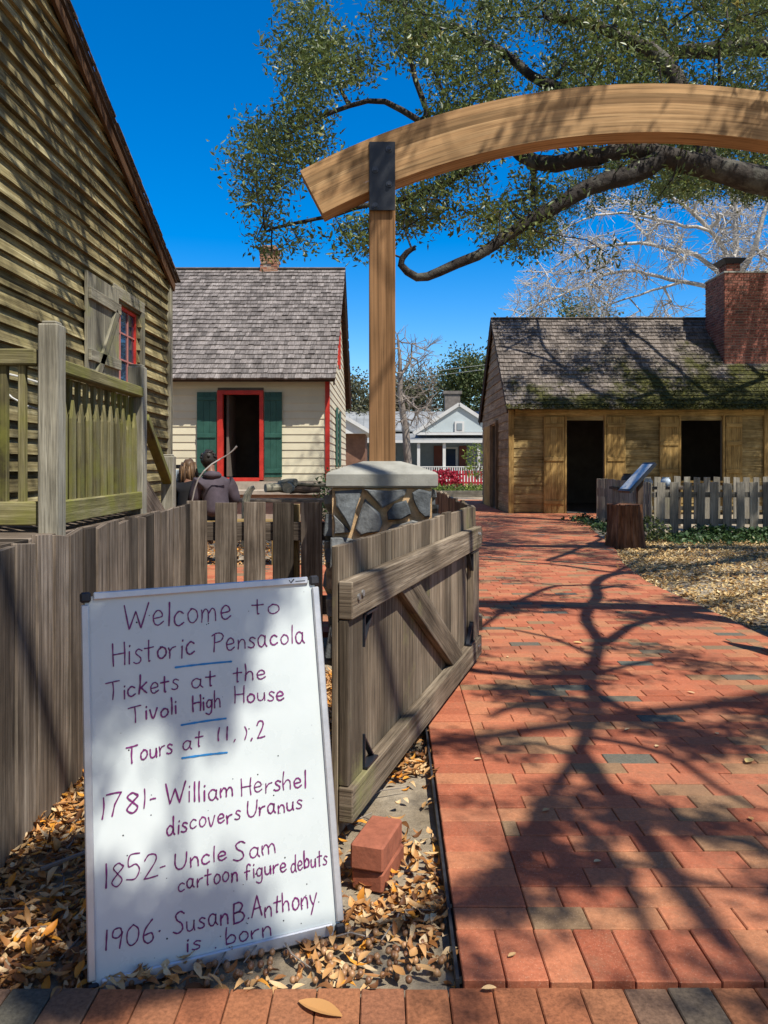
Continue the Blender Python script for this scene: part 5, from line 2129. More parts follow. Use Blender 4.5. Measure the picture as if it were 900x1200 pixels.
def bush(name, label, catg, cx, cy, z0, rx, ry, rz, n, L, W, mat, stems=7, seed=1, group=None):
    rg = np.random.default_rng(seed)
    t = thing(name, label, catg, (cx, cy, z0), group)
    d = rg.normal(size=(n, 3))
    d /= np.linalg.norm(d, axis=1, keepdims=True)
    rad = rg.uniform(.35, 1, (n, 1)) ** .6
    p = d * rad * np.array([rx, ry, rz]) + np.array([cx, cy, z0 + rz * .95])
    keep = np.array([mnoise.noise(Vector(q) * (2.2 / max(rx, .3))) > -.18 for q in p]) & (p[:, 2] > z0)
    p = p[keep]
    leaves_mesh(p, L, W, 'foliage', mat, t)
    b = MB()
    for k in range(stems):
        q = p[rg.integers(len(p))]
        b.tube([(cx, cy, z0), ((cx + q[0]) / 2 + rg.normal() * .03, (cy + q[1]) / 2, (z0 + q[2]) / 2), q], [.012, .009, .004], 5)
    b.build('stems', M_greybark, t)
    return t
bush('shrub', 'dark leafy shrub at the red corner of the cream house', 'shrub', -1.0, 16.0, 0, .5, .45, .62, 1500, .10, .04, M_ivy, seed=2)
bush('shrub', 'small bright-leaved bush at the foot of the picket fence beside the stump', 'shrub', 4.25, 12.35, 0, .38, .3, .22, 700, .06, .04, M_fargreen, seed=3)
# ivy ground cover
rg = np.random.default_rng(12)
ip_ = []
for _ in range(9000):
    x = rg.uniform(3.6, 9.2); y = 13.05 - abs(rg.normal()) * .45
    if x < 4.5: y = 13.2 + rg.uniform(0, 4.0); x = 4.45 - abs(rg.normal()) * .22 + .02 * (y - 13)
    q = Vector((x, y, 0))
    h = .05 + .22 * max(0, mnoise.noise(q * 1.6) + .35) * max(0, 1 - abs(y - 13.05) / 1.1 if x > 4.5 else .7)
    if mnoise.noise(q * 2.1 + Vector((5, 5, 5))) > -.35:
        ip_.append((x, y, rg.uniform(.01, h)))
tag(leaves_mesh(ip_, .07, .055, 'ivy', M_ivy, None, up=(0, 0, 1), flat=.3), 'dark green ivy spreading at the foot of the grey picket fence', 'ivy', kind='stuff')

# ------------------------------------------------------------------ leaf litter
def litter(name, label, n, region, dens, L, W, seed, zmax=0.03, mat=None):
    rg = np.random.default_rng(seed)
    pts = []
    x0, x1, ya, yb = region
    while len(pts) < n:
        x, y = rg.uniform(x0, x1), rg.uniform(ya, yb)
        if rg.random() < dens(x, y):
            pts.append((x, y, .004 + zmax * rg.random() ** 1.5))
    o = leaves_mesh(pts, L, W, name, mat or M_litter, None, up=(0, 0, 1.3), flat=.78, fold=.3, fine=True)
    return tag(o, label, 'leaves', kind='stuff')
def dens_left(x, y):
    if x > left_edge(y) - .02 or y < 1.80: return 0
    nz = mnoise.noise(Vector((x * 5, y * 5, 3)))
    dd = .85 + nz * .6
    gx = -.15 + .313 * (y - 2.5)            # line of the gate
    if x > gx - .10 and y < 3.6:
        dd = .42 + nz * 1.0
        if (x - 0.03) ** 2 + ((y - 2.75) * .7) ** 2 < .035: dd = .05
    return max(0, min(1, dd))
litter('leaf_litter', 'tan and orange dry leaves covering the bed around the whiteboard', 12500, (-1.25, .2, 1.80, 4.6), dens_left, .047, .017, 21, .035)
def dens_right(x, y):
    if x < right_edge(y) + .0: return .02 if x > right_edge(y) - .15 else 0
    return max(0.12, min(1, .8 + mnoise.noise(Vector((x * 1.2, y * 1.2, 9))) * .6)) * (1 if y < 12.6 else .4)
litter('leaf_litter', 'pale dry leaves spread over the bed between the brick path and the picket fence', 24000, (2.5, 8.5, 4.5, 13.1), dens_right, .062, .026, 22, .03, M_litter_pale)
def dens_yard(x, y):
    return .75 if 9.4 < y < 14.3 and x < .2 else 0
litter('leaf_litter', 'dry leaves on the yard ground behind the cross picket fence', 4200, (-5, .3, 9.3, 14.4), dens_yard, .08, .035, 23, .03)
rg = random.Random(8)
b = MB()
for _ in range(520):
    y = 1.82 + abs(rg.gauss(0, .22)); x = rg.uniform(-1.05, .17)
    if rg.random() < .25: x = rg.uniform(.0, .25); y = rg.uniform(3.2, 3.9)
    if x > left_edge(y) - .02: continue
    r = rg.uniform(.006, .0095)
    ellipsoid(b, (x, y, r + rg.uniform(0, .018)), (r, r * rg.uniform(1, 1.5), r), 7, 5)
tag(b.build('acorns', M_acorn, None, True), 'small brown acorns scattered among the dry leaves below the whiteboard', 'acorns', kind='stuff')
b = MB()
for _ in range(46):
    y = rg.uniform(1.85, 3.6); x = rg.uniform(-1.05, .12)
    a = rg.uniform(0, 6.28); L = rg.uniform(.06, .22)
    p = Vector((x, y, .03)); d = Vector((math.cos(a), math.sin(a), 0))
    if (p + d * L).x > left_edge(y) - .03: continue
    b.tube([p, p + d * L * .5 + Vector((rg.gauss(0, .01), rg.gauss(0, .01), .004)), p + d * L], [.0028, .0024, .0015], 5)
tag(b.build('twigs', M_greybark), 'thin broken twigs lying among the dry leaves in the fence bed', 'twigs', kind='stuff')
b = MB()
b.tube([(-1.02, 2.28, .05), (-.92, 2.36, .06), (-.78, 2.46, .055), (-.66, 2.54, .05)], [.007, .006, .005, .003], 6)
tag(b.build('stick', M_greybark), 'longer grey stick lying on the leaves at the foot of the plank fence', 'stick')


def one_leaf(x, y, z, L, W, rz, mat, label, grp=None, tint=.5, curl=.25):
    b = MB()
    n = 8
    ca, sa = math.cos(rz), math.sin(rz)
    vs, fs = [], []
    for i in range(n + 1):
        t = i / n
        w = W * .5 * math.sin(math.pi * min(1, t * .96 + .02)) ** .8
        for j, sgn in enumerate((-1, 0, 1)):
            lx, ly = t * L - L / 2, sgn * w
            lz = z + abs(sgn) * w * curl + curl * L * .25 * (t - .5) ** 2
            vs.append((x + lx * ca - ly * sa, y + lx * sa + ly * ca, lz))
    for i in range(n):
        for j in range(2):
            fs.append((i * 3 + j, i * 3 + j + 1, (i + 1) * 3 + j + 1, (i + 1) * 3 + j))
    b.raw(vs, fs, tint)
    tag(b.build('fallen_leaf', mat), label, 'leaf', grp)
g0 = G(375, 1186, .03)
one_leaf(g0.x, g0.y, .034, .112, .042, -.45, M_litter, 'large curled tan leaf on the sidewalk bricks below the whiteboard', None, .47, .5)
gl = G(487, 1168, .03)
one_leaf(gl.x + .17, gl.y + .01, .042, .035, .016, .1, M_litter, 'small pale leaf on the joint between path and sidewalk', None, .7, .5)
for px, py, lab, m in ((677, 754, 'bright yellow leaf on the path in front of the arch shadow', M_yellow), (878, 893, 'yellow leaf on the bricks near the right edge of the photo', M_yellow), (766, 712, 'small magenta petal on the leafy bed beside the path', M_flower),
                   (462, 985, 'green leaf among dry leaves beside the stacked bricks', M_greenleaf)):
    g = G(px, py, .04)
    one_leaf(g.x, g.y, .046, .06, .034, random.uniform(0, 3), m, lab, None, .6, .3)
rg = random.Random(77)
for px, py in ((735, 855), (620, 735), (840, 860), (770, 875), (640, 950), (880, 960), (600, 1120), (560, 890), (810, 812), (700, 1010), (595, 770), (690, 640)):
    g = G(px, py, .04)
    one_leaf(g.x, g.y, .042, rg.uniform(.022, .045), rg.uniform(.012, .02), rg.uniform(0, 3), M_litter, 'tiny pale dry leaf lying on the red brick path', 'tiny dry leaves on the brick path', rg.uniform(.45, .8), .4)

# ------------------------------------------------------------------ far houses, fence and garden
fh = thing('cottage', 'pale blue cottage with white gable, metal roof and columned porch across the street', 'house', (4, 62, 0))
b = MB()
b.box((0.5, 65, 2.2), (19, 6, 3.6)); b.build('wall', M_porchwall, fh)
b = MB()
zr_, ze_ = 5.75, 3.95
b.raw([(-9.5, 59.6, ze_), (10.5, 59.6, ze_), (10.5, 64.5, zr_), (-9.5, 64.5, zr_), (-9.5, 69.5, ze_), (10.5, 69.5, ze_), (-9.5, 59.6, ze_ - .1), (10.5, 59.6, ze_ - .1)],
      [(0, 1, 2, 3), (3, 2, 5, 4), (6, 7, 1, 0), (0, 3, 4), (1, 5, 2)])
for i in range(34):
    x = -9.4 + i * .6
    b.beam((x, 59.6, ze_ + .03), (x, 64.5, zr_ + .03), .05, .06)
b.raw([(-9.7, 57.6, 3.15), (10.6, 57.6, 3.15), (10.6, 60.2, 3.85), (-9.7, 60.2, 3.85), (-9.7, 57.6, 3.0), (10.6, 57.6, 3.0)], [(0, 1, 2, 3), (4, 5, 1, 0)])
b.build('roof', M_metalroof, fh)
b = MB()
gx, gw = 5.67, 3.15
b.raw([(gx - gw, 58.0, 3.75), (gx + gw, 58.0, 3.75), (gx, 58.0, 5.72), (gx - gw, 64, 3.75), (gx + gw, 64, 3.75), (gx, 64, 5.72)], [(0, 1, 2), (0, 2, 5, 3), (1, 4, 5, 2)])
b.build('gable', M_bluehouse, fh)
b = MB()
for sg in (-1, 1):
    b.beam((gx + sg * (gw + .3), 57.9, 3.62), (gx, 57.9, 5.85), .16, .26)
b.beam((gx - gw - .3, 57.95, 3.62), (gx + gw + .3, 57.95, 3.62), .14, .2)
b.box((-.0, 57.55, 3.02), (20.2, .12, .2))
b.build('trim', M_white, fh)
b = MB()
b.box((gx + .02, 57.92, 4.15), (.72, .1, .82)); v = b.build('gable_window', M_white, fh)
b = MB(); b.box((gx + .02, 57.85, 4.15), (.4, .05, .5)); b.build('pane', M_porchwall, v)
for px in (478, 490.5, 520.5, 561):
    b = MB(); x = (px - 450) / F * 57.8
    b.box((x, 57.8, 1.75), (.22, .22, 2.5)); b.build('porch_column', M_white, fh)
b = MB()
for xa, xb in ((508.5, 518.5), (538, 547)):
    b = MB()
    b.box((((xa + xb) / 2 - 450) / F * 61.9, 61.93, 1.75), ((xb - xa) / F * 61.9, .08, 2.1))
    b.build('shutter', M_redbrown, fh)
b = MB(); b.box(((529 - 450) / F * 61.9, 61.94, 1.6), (1.05, .06, 2.2)); b.build('door_frame', M_white, fh)
b = MB(); b.box(((528 - 450) / F * 61.9, 61.88, 1.55), (.8, .06, 2.0)); b.build('door', M_glass, fh)
b = MB(); b.box((.5, 59.6, .25), (19.5, 4.4, .5)); b.build('porch_floor', M_white, fh)
b = MB()
for i in range(60):
    b.box((-2.0 + i * .17, 57.7, .82), (.07, .05, .62))
b.box((3, 57.7, 1.12), (10.2, .08, .07)); b.box((3, 57.7, .55), (10.2, .08, .07))
b.build('porch_railing', M_white, fh)
b = MB()
b.box((5.85, 66, 6.3), (1.3, 1.0, 2.4)); b.box((5.85, 66, 7.45), (1.6, 1.2, .25)); b.build('chimney', M_grey, fh)

fh2 = thing('brown_house', 'small brown house with a pale gable roof seen between the cream house and the post', 'house', (-2.6, 47, 0))
b = MB(); b.box((-3.2, 48, 1.6), (4.2, 5, 3.2)); b.build('wall', M_brownwall, fh2)
b = MB()
b.raw([(-6.2, 45, 3.1), (-.75, 45, 3.1), (-2.9, 45, 4.4), (-6.2, 52, 3.1), (-.75, 52, 3.1), (-2.9, 52, 4.4)], [(0, 1, 2), (1, 4, 5, 2), (0, 2, 5, 3), (3, 5, 4), (0, 3, 4, 1)])
b.build('roof', M_white, fh2)
b = MB()
b.beam((-2.9, 44.9, 4.42), (-.7, 44.9, 3.12), .2, .2); b.beam((-2.9, 44.9, 4.42), (-6.2, 44.9, 3.12), .2, .2)
b.build('trim', M_white, fh2)

rf = thing('picket_fence', 'dark red picket fence in front of the pale blue cottage', 'fence', (4.5, 41, 0))
for i in range(40):
    b = MB(); x = 2.3 + i * .16
    b.box((x, 41, .48), (.10, .03, .95)); b.build('picket', M_redfence, rf)
b = MB(); b.box((5.4, 41.04, .75), (6.4, .04, .09)); b.box((5.4, 41.04, .3), (6.4, .04, .09)); b.build('rail', M_redfence, rf)
bush('flower_bush', 'low bush of bright red flowers at the left end of the red picket fence', 'bush', 3.2, 40.3, 0, .9, .5, .55, 900, .14, .11, M_flower, seed=6)
pl = thing('planter_bed', 'timber-edged planting bed with low green plants at the end of the path', 'planter', (3.3, 31, 0))
b = MB()
b.box((3.6, 30.2, .12), (4.2, .12, .24), None, 0, .01); b.box((3.6, 32.2, .12), (4.2, .12, .24), None, 0, .01)
b.build('edging', M_picket, pl)
rg = np.random.default_rng(4)
leaves_mesh(np.c_[rg.uniform(1.6, 5.6, 1500), rg.uniform(30.3, 32.1, 1500), .15 + .28 * rg.random(1500) ** 1.4], .14, .08, 'plants', M_lime, pl)
bush('sapling', 'thin young tree with yellow-green leaves in front of the cottage porch', 'tree', 3.45, 28.5, .7, .55, .45, .75, 520, .13, .06, M_lime, seed=9, stems=14)
b = MB()
b.tube([(-9, 74, 9.3), (2, 71, 9.6), (16, 66, 10.8)], .014, 5)
b.tube([(-9, 74.5, 9.0), (2, 71.5, 9.25), (16, 66.5, 10.4)], .014, 5)
tag(b.build('power_line', M_white), 'pair of pale utility wires crossing the sky behind the post', 'wire')


# ------------------------------------------------------------------ trees
def far_tree(name, label, x, y, h, crown, n, mat, leafsize, seed, trunk=.25, group=None):
    rg = np.random.default_rng(seed)
    t = thing(name, label, 'tree', (x, y, 0), group)
    T = Tree(12000)
    T.limb([(x, y, 0), (x + rg.normal() * .2, y, h * .3), (x + rg.normal() * .4, y, h * .55)], [trunk, trunk * .8, trunk * .5], -1, .5)
    cs = []
    while len(cs) < n:
        cx, cy, cz, rx, ry, rz = crown[rg.integers(len(crown))]
        d = rg.normal(size=3); d /= np.linalg.norm(d)
        q = np.array([cx, cy, cz]) + d * np.array([rx, ry, rz]) * rg.uniform(.3, 1) ** .5
        if mnoise.noise(Vector(q) * .45) > -.25:
            cs.append(q)
    T.grow(cs, .8)
    r = T.radii(2.2, .02)
    T.twigs('trunk', M_greybark, t, r, set(), 5)
    cs = np.array(cs)
    per = 26
    pts = np.repeat(cs, per, 0) + rg.normal(size=(len(cs) * per, 3)) * leafsize * 1.6
    clump = np.repeat(rg.uniform(0, 1, len(cs)), per) * .6 + rg.uniform(0, .4, len(pts))
    leaves_mesh(pts, leafsize, leafsize * .55, 'crown', mat, t, tint=clump)
    return t
FT = 'evergreen trees behind the cottage'
far_tree('evergreen_tree', 'tall dark green evergreen tree behind the right end of the pale blue cottage', 10.2, 78, 12, [(9.5, 78, 8.2, 3.3, 3, 4.0), (12.0, 79, 9.5, 3.2, 3, 4.5), (8.0, 77, 10.2, 1.8, 2, 2.4)], 420, M_fargreen, .36, 3, group=FT)
far_tree('evergreen_tree', 'olive-green rounded tree behind the chimney of the pale blue cottage', 4.0, 84, 10, [(4.4, 84, 8.4, 3.4, 3, 3.4), (2.2, 84, 7.6, 3.0, 3, 3.4), (-.5, 84, 6.4, 2.6, 2.6, 2.8)], 460, M_farolive, .36, 4, group=FT)
far_tree('evergreen_tree', 'green tree rising between the cream house and the new post', -3.0, 66, 9, [(-2.7, 66, 5.9, 2.4, 2.2, 3.2), (-5.0, 67, 5.5, 2.6, 2.2, 2.8)], 300, M_farolive, .32, 5, group=FT)
far_tree('evergreen_tree', 'green tree rising behind the ridge of the ochre outbuilding', 13.5, 62, 16, [(15.0, 62, 11.0, 4.2, 3, 4.0), (11.2, 62, 9.5, 2.0, 2, 3.0)], 320, M_fargreen, .34, 6, group=FT)


def bare_tree(name, label, base, limbs, rads, region, n, mat, seed, step=.45, tip=.008, group=None, sag=.1, expo=2.25, extra=3, tw=.5):
    rg = np.random.default_rng(seed)
    t = thing(name, label, 'tree', base, group)
    T = Tree(80000)
    first = T.limb(limbs[0], rads[0], -1, .4, .06)
    for L, rd in zip(limbs[1:], rads[1:]):
        j = T.near(L[0])
        T.limb(L, rd, j, .4, .10)
    cs = []
    while len(cs) < n:
        q = region(rg)
        if q is not None:
            cs.append(q)
    T.grow(cs, step, sag, tip, rg)
    # fine twigs at every tip
    tips = [i for i in range(T.n) if T.rmin[i] > 0 and T.rmin[i] < .02]
    for i in tips:
        a = T.p[i].copy()
        pv = T.p[i] - T.p[T.par[i]]
        pv /= np.linalg.norm(pv) + 1e-9
        for k in range(extra):
            d = pv * 1.1 + rg.normal(size=3) * .42
            d /= np.linalg.norm(d)
            m = T.add(a + d * tw * .5, i)
            T.add(a + d * tw + rg.normal(size=3) * .05 * tw, m)
    r = T.radii(expo, tip)
    T.twigs('trunk', mat, t, r, set(), 4)
    return t
BASE = (13.6, 29, 0)
def reg_bare(rg):
    px, py = rg.uniform(600, 960), rg.uniform(140, 378)
    # fan-shaped crown leaning left over the outbuilding roof
    f = (px - 600) / 300
    if py < 330 - 190 * min(1, f * 1.15) - 30 * math.sin(px * .03):
        return None
    if px < 640 and not (225 < py < 372): return None
    if mnoise.noise(Vector((px * .025, py * .025, 4))) < -.08: return None
    return np.array(P(px, py, rg.uniform(26.5, 31.5)))
D0 = 29
bare_tree('bare_tree', 'large pale leafless tree fanning out behind the brick chimney and outbuilding roof', BASE,
          [[BASE, (13.6, 29, 3), P(868, 345, D0), P(858, 300, D0)],
           [P(862, 320, D0), P(830, 268, 28.5), P(780, 225, 28), P(735, 200, 28)],
           [P(866, 335, D0), P(815, 300, 29), P(750, 285, 29), P(690, 292, 29), P(640, 318, 29)],
           [P(862, 315, D0), P(862, 250, 29.5), P(845, 190, 29.5), P(835, 140, 29)],
           [P(866, 330, D0), P(890, 270, 28.5), P(905, 200, 28.5), P(915, 140, 28)],
           [P(868, 345, D0), P(800, 330, 30), P(730, 318, 30), P(660, 345, 30), P(620, 362, 30)],
           [P(832, 270, 28.5), P(790, 262, 28), P(730, 250, 27.5), P(670, 262, 27.5), P(625, 300, 27.5)],
           [P(800, 330, 30), P(750, 345, 30), P(700, 362, 30)],
           [P(868, 345, D0), P(885, 330, 29), P(925, 290, 29), P(960, 250, 29)]],
          [[.46, .40, .26, .17], [.13, .10, .065, .04], [.13, .09, .065, .045, .02], [.14, .11, .07, .04], [.13, .10, .07, .04], [.11, .08, .06, .04, .02], [.075, .06, .045, .03, .02], [.06, .04, .02], [.10, .07, .04]],
          reg_bare, 2100, M_palebark, 5, .5, .0085, extra=3, tw=.6, sag=.05)
def reg_b2(rg):
    px, py = rg.uniform(458, 510), rg.uniform(385, 500)
    if py < 400 and px > 476: return None
    return np.array(P(px, py, rg.uniform(49, 53)))
bare_tree('bare_tree', 'slender grey leafless tree behind the new post in front of the cottage roof', (1.6, 51, 0),
          [[(1.6, 51, 0), (1.5, 51, 3), P(470, 470, 51), P(468, 420, 51), P(466, 392, 51)], [P(470, 460, 51), P(490, 480, 51), P(505, 470, 51)], [P(469, 440, 51), P(480, 425, 51), P(483, 412, 51)]],
          [[.28, .25, .2, .12, .05], [.1, .07, .03], [.13, .1, .05]], reg_b2, 150, M_greybark, 6, .8, .014, extra=3, tw=.7)

# the live oak: trunk to the right of the photo, crown over the arch, the path and the roofs
ok = thing('oak_tree', 'big evergreen oak whose leafy crown and dark limbs hang over the arch and path', 'tree', (9.6, 9.6, 0))
T = Tree(90000)
TR = [(9.6, 9.6, 0), (9.5, 9.5, 1.6), (9.3, 9.4, 3.2), (9.1, 9.3, 4.4)]
T.limb(TR, [.62, .5, .46, .42], -1, .3, .04)
limbs = []
dA = 9.3
limbs.append(([TR[3], P(960, 212, dA), P(900, 214, dA), P(835, 198, dA), P(775, 178, dA), P(735, 172, dA), P(700, 186, dA)], [.32, .20, .17, .145, .12, .10, .09]))
limbs.append(([P(775, 180, dA), P(738, 205, 9.2), P(690, 222, 9.1), P(640, 250, 9.0), P(600, 272, 9.0), P(560, 300, 8.9), P(515, 318, 8.9), P(487, 323, 8.9), P(470, 308, 8.9), P(478, 294, 8.9), P(487, 290, 8.9)], [.125, .115, .098, .085, .072, .062, .055, .05, .042, .035, .025]))
limbs.append(([P(700, 186, dA), P(650, 192, 9.5), P(608, 182, 9.8), P(590, 160, 10), P(560, 130, 10.2)], [.11, .10, .085, .06, .04]))
limbs.append(([P(735, 172, dA), P(690, 120, 9.8), P(640, 95, 10.2), P(585, 60, 10.5), P(520, 30, 11), P(470, 60, 11)], [.12, .085, .07, .06, .045, .03]))
limbs.append(([P(560, 130, 10.2), P(510, 150, 10.3), P(450, 120, 10.4), P(390, 130, 10.5), P(330, 160, 10.5)], [.04, .045, .04, .03, .02]))
limbs.append(([P(500, 135, 10.3), P(480, 70, 10.3), P(476, 20, 10.3), P(470, -40, 10.3)], [.04, .035, .03, .025]))
limbs.append(([P(600, 165, 10), P(520, 215, 10), P(440, 240, 10), P(370, 255, 10), P(320, 270, 10)], [.05, .045, .035, .025, .018]))
limbs.append(([TR[3], (9.2, 10.5, 6), (8.5, 12, 7.5), (7, 13.5, 8.6), (5.2, 14.5, 9)], [.36, .3, .24, .18, .1]))
limbs.append(([TR[3], (9.6, 11.5, 6), (10, 14.5, 8), (9.5, 17.0, 9.2), (8.5, 19, 9.5)], [.3, .26, .2, .14, .08]))
limbs.append(([P(835, 198, dA), P(800, 110, 9.6), P(760, 60, 9.8), P(700, 30, 10), P(640, 20, 10)], [.13, .11, .09, .07, .05]))
def SH(px, py, z):
    g = G(px, py)
    return Vector((g.x + S.x / S.z * z, g.y + S.y / S.z * z, z))
LB = [TR[3], (7.6, 8.4, 4.9), (6.2, 7.4, 4.9), SH(713, 678, 4.74), SH(695, 709, 4.74), SH(684, 727, 4.74), SH(695, 758, 4.81), SH(689, 793, 4.81), SH(682, 847, 4.88), SH(660, 900, 4.96), SH(640, 950, 5.03)]
limbs.append((LB, [.26, .18, .11, .06, .052, .048, .045, .043, .04, .034, .026]))
limbs.append(([SH(692, 762, 4.81), SH(735, 740, 4.96), SH(767, 729, 5.11), SH(820, 716, 5.25), SH(900, 690, 5.33)], [.05, .045, .04, .036, .03]))
limbs.append(([SH(684, 830, 4.88), SH(650, 822, 5.03), SH(602, 833, 5.18), SH(570, 850, 5.18)], [.05, .04, .03, .02]))
limbs.append(([SH(684, 815, 4.88), SH(720, 835, 5.11), SH(770, 850, 5.18)], [.05, .035, .02]))
limbs.append(([SH(665, 890, 4.96), SH(720, 960, 5.18), SH(780, 1040, 5.48), SH(830, 1120, 5.77)], [.055, .05, .045, .04]))
limbs.append(([SH(640, 950, 5.03), SH(610, 1010, 5.25), SH(560, 1060, 5.48), SH(440, 1090, 5.62)], [.05, .045, .04, .03]))
limbs.append(([TR[3], (8.6, 7.0, 6.5), (8.0, 4.0, 8.0), (7.6, 0.6, 9.0), (6.6, -2.6, 9.2), (4.6, -4.6, 9.2)], [.30, .22, .15, .10, .07, .04]))
limbs.append(([SH(689, 793, 4.81), (2.9, 1.9, 5.6), (1.9, 2.4, 7.2), (.6, 3.0, 8.4), (-1.6, 4.4, 9.2)], [.055, .05, .045, .04, .03]))
limbs.append(([(7.6, 0.6, 9.0), (5.0, -.6, 9.3), (2.6, -1.6, 9.5), (.6, -2.4, 9.5)], [.09, .06, .045, .03]))
for ln, zz, r0 in (([(900, 672), (820, 676), (720, 674), (640, 664), (560, 658)], 7.3, .075), ([(718, 691), (650, 690), (600, 712), (555, 745)], 5.0, .04), ([(713, 678), (760, 652), (800, 640)], 5.3, .04),
                   ([(690, 775), (640, 752), (590, 742)], 5.0, .026), ([(688, 800), (730, 785), (790, 778), (860, 790)], 5.0, .028), ([(660, 895), (620, 880), (570, 885)], 5.0, .022), ([(670, 870), (730, 880), (800, 905), (880, 960)], 5.1, .03),
                   ([(640, 950), (700, 1000), (740, 1080), (760, 1160)], 5.2, .03), ([(720, 960), (800, 985), (890, 1010)], 5.2, .024), ([(640, 660), (690, 640), (720, 622)], 6, .05)):
    limbs.append(([SH(a, c_, zz) for a, c_ in ln], [r0, r0 * .9, r0 * .75, r0 * .6, r0 * .5][:len(ln)]))
def SR(zx, zy, z):
    # a spot on the outbuilding roof, carried up along the sun's direction
    o = Vector((0, 0, EYE))
    d = P(550 + .3889 * zx, 280 + .3889 * zy, 1.0) - o
    t = (kze + ks * (0 - (ky0 - .24)) - EYE) / (d.z - ks)
    q = o + d * t
    return q + S * ((z - q.z) / S.z)
for ln, zz, r0 in (([(470, 500), (370, 470), (290, 410), (200, 365), (90, 335)], 8.6, .075), ([(260, 390), (215, 330), (200, 262), (190, 240)], 8.8, .05), ([(200, 290), (150, 320), (100, 350)], 8.8, .04),
                   ([(720, 490), (640, 420), (560, 350), (430, 250)], 8.7, .07), ([(880, 430), (800, 360), (740, 300), (610, 240)], 8.9, .08), ([(660, 430), (560, 430), (450, 440)], 8.7, .05)):
    limbs.append(([SR(a, c_, zz) for a, c_ in ln], [r0, r0 * .9, r0 * .75, r0 * .6, r0 * .45][:len(ln)]))
def SW(px, py, z):
    # a spot on the unpainted gable wall, carried up along the sun's direction
    o = Vector((0, 0, EYE))
    d = P(px, py, 1.0) - o
    q = o + d * (WX / d.x)
    return q + S * ((z - q.z) / S.z)
for ln, zz, r0 in (([(5, 30), (50, 180), (100, 340)], 6.9, .05), ([(83, 120), (120, 210), (165, 320)], 6.9, .045), ([(0, 190), (55, 300), (90, 400)], 6.7, .04), ([(60, 60), (110, 170), (185, 330)], 7.1, .035), ([(20, 20), (60, 160), (75, 300)], 7.0, .03), ([(120, 150), (150, 230), (190, 300)], 7.0, .03)):
    limbs.append(([SW(a, c_, zz) for a, c_ in ln], [r0, r0 * .85, r0 * .7]))
hand_ids = set()
for pts, rd in limbs:
    j = T.near(pts[0])
    T.limb(pts, rd, j, .22, .05)
r_hand_n = T.n

CROWN = [(330, -60), (342, 20), (318, 48), (305, 75), (318, 95), (280, 98), (278, 118), (292, 150), (272, 180), (268, 205), (285, 235), (290, 262), (298, 290), (335, 302), (352, 288), (378, 262), (405, 285), (432, 302), (455, 278), (478, 268),
         (500, 262), (530, 258), (560, 262), (590, 290), (620, 300), (655, 292), (690, 318), (712, 300), (735, 262), (770, 232), (830, 228), (905, 236), (905, -60)]
rg = np.random.default_rng(17)
vis = []
while len(vis) < 2000:
    px, py = rg.uniform(262, 905), rg.uniform(-50, 322)
    if not inside_poly(px, py, CROWN):
        continue
    g = mnoise.noise(Vector((px * .012, py * .012, 1.7))) + .6 * mnoise.noise(Vector((px * .03, py * .03, 6.1)))
    d = rg.uniform(8.6, 12.4) if px < 560 else rg.uniform(8.6, 15)
    lim = .0
    if py > 205 and px > 560: lim = .14
    if py < 110 and px > 600: lim = -.28
    if g < lim: continue
    vis.append(P(px, py, d))
def ok_spot(q):
    """clumps stay off the lens side of the crown's own outline"""
    if q[1] < .3: return True
    px, py = 450 + q[0] / q[1] * F, HZ - (q[2] - EYE) / q[1] * F
    if not (-30 < px < 930 and -30 < py < 1230): return True
    return inside_poly(px, py, CROWN)
def shaded(n, spot, zlo, zhi, lim, sc=(1.1, 2.6), seed=0):
    """crown clumps standing between the sun and the places the photo shows dappled"""
    out = []
    k = 0
    while len(out) < n and k < n * 60:
        k += 1
        p = Vector(spot())
        g = mnoise.noise(p * sc[0] + Vector((seed, 0, 0))) + .7 * mnoise.noise(p * sc[1] + Vector((0, seed, 0)))
        if g < lim: continue
        z = rg.uniform(zlo, zhi)
        q = p + S * ((z - p.z) / S.z)
        if ok_spot(q): out.append(q)
    return out
U_ = rg.uniform
shade = shaded(120, lambda: (WX, U_(2.5, 9.6), U_(1, 6)), 6.0, 8.0, .20, (1.1, 2.6), 1)
board = shaded(150, lambda: tuple(wb(U_(-.1, .75), U_(-.05, 1.0))), 4.6, 5.6, .36, (3.0, 6.5), 2)
board += shaded(45, lambda: (U_(-1.2, -.75), U_(1.8, 3.0), 0), 4.6, 6.0, .15, (2.2, 5), 12)
near = shaded(190, lambda: (U_(.15, 2.8), U_(1.7, 4.2), 0), 4.4, 5.4, .27, (1.8, 5), 3)
near += shaded(170, lambda: (U_(.2, 3.2), U_(4.2, 8.5), 0), 4.6, 5.8, .27, (1.4, 4), 4)
near += shaded(30, lambda: (U_(-.6, 3.4), 5.0, U_(2.8, 3.7)), 5.8, 7.5, .2, (1.6, 4), 10)
shade += shaded(480, lambda: (U_(.5, 5.5), U_(8.5, 19), 0), 6.8, 9.0, .04, (.6, 2.0), 5)
shade += shaded(200, lambda: (U_(2.7, 8.5), U_(5, 13), 0), 6.6, 9.0, .17, (.8, 2.0), 6)
shade += shaded(220, lambda: (U_(4.6, 9.5), 13.1, U_(0, 1)), 6.8, 8.6, .06, (1.0, 2.4), 7)
shade += shaded(480, lambda: (U_(3.3, 11), 19.4, U_(0, 2.5)), 6.8, 8.2, .10, (1.5, 3.2), 8)
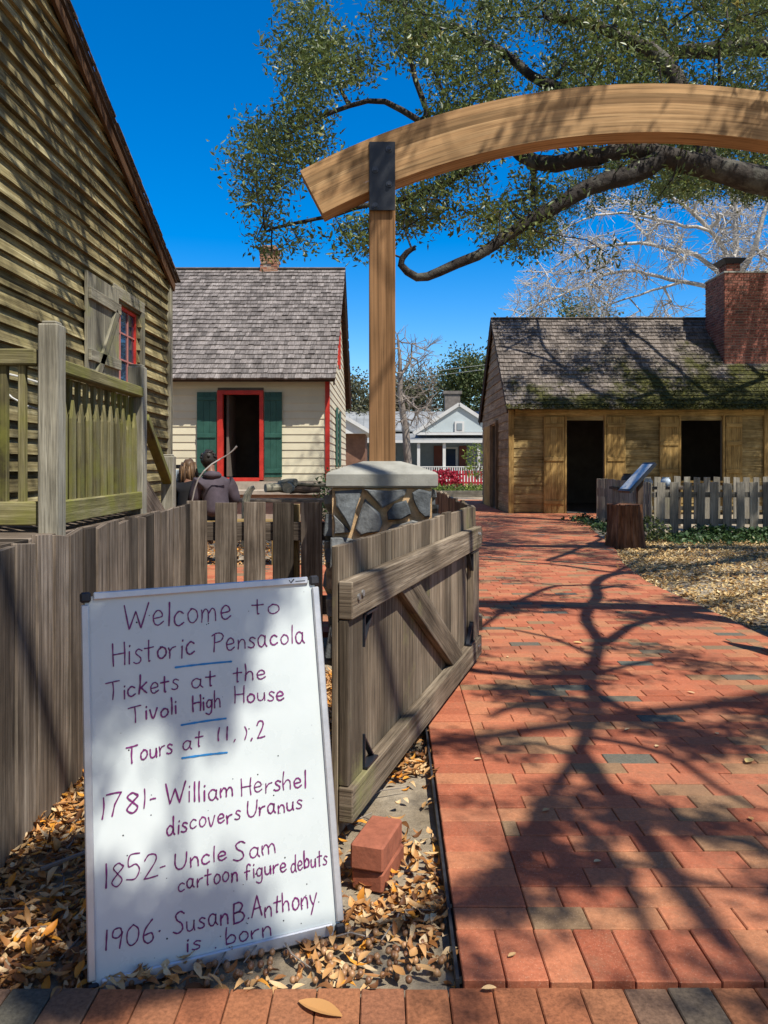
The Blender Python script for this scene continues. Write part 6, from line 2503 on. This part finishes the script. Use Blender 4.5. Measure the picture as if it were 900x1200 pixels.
def roofspot():
    v = U_(0, 1)
    return (U_(3.1, 12), 19.16 + 2.84 * v, 2.62 + 2.74 * v)
shade += shaded(680, roofspot, 7.6, 9.2, .04, (.9, 2.4), 9)
shade += shaded(45, lambda: (U_(9, 11), 20.4, U_(4, 6.4)), 8.0, 9.5, .05, (1.4, 3), 11)
vis = np.array([tuple(v) for v in vis]); shade = np.array([tuple(v) for v in shade])
board = np.array([tuple(v) for v in board]); near = np.array([tuple(v) for v in near])
T.grow(np.concatenate([vis, shade, near, board]), .28, .06, .0065, np.random.default_rng(2))
rr = T.radii(2.3, .0065)
limb_nodes = set(range(r_hand_n))
# heavy limbs as smooth tubes
b = MB()
for k, ids in enumerate(T.limbs):
    pts = [Vector(T.p[i]) for i in ids]
    rad = [T.rmin[i] * (1 + .10 * mnoise.noise(Vector(T.p[i]) * 2.2)) for i in ids]
    if T.par[ids[0]] >= 0:
        pts.insert(0, Vector(T.p[T.par[ids[0]]])); rad.insert(0, rad[0])
    b.tube(pts, rad, 12 if k == 0 else 9)
b.build('trunk', M_bark, ok, True)
T.twigs('branches', M_bark, ok, rr, limb_nodes, 4)
nv = 33
pv = np.repeat(vis, nv, 0)
pv = pv + np.clip(rg.normal(size=pv.shape), -1.5, 1.5) * np.array([.16, .16, .12])
cl = np.repeat(rg.uniform(0, 1, len(vis)), nv) * .5 + rg.uniform(0, .5, len(pv))
leaves_mesh(pv, .078, .030, 'crown', M_oakleaf, ok, tint=cl, lvar=.6)
ns = 44
ps = np.repeat(shade, ns, 0)
ps = ps + rg.normal(size=ps.shape) * np.array([.11, .11, .09])
leaves_mesh(ps, .085, .036, 'crown', M_oakleaf, ok)
pn = np.repeat(near, 40, 0)
pn = pn + rg.normal(size=pn.shape) * np.array([.075, .075, .06])
leaves_mesh(pn, .075, .03, 'crown', M_oakleaf, ok)
pb_ = np.repeat(board, 36, 0)
pb_ = pb_ + rg.normal(size=pb_.shape) * np.array([.04, .04, .04])
leaves_mesh(pb_, .065, .026, 'crown', M_oakleaf, ok)
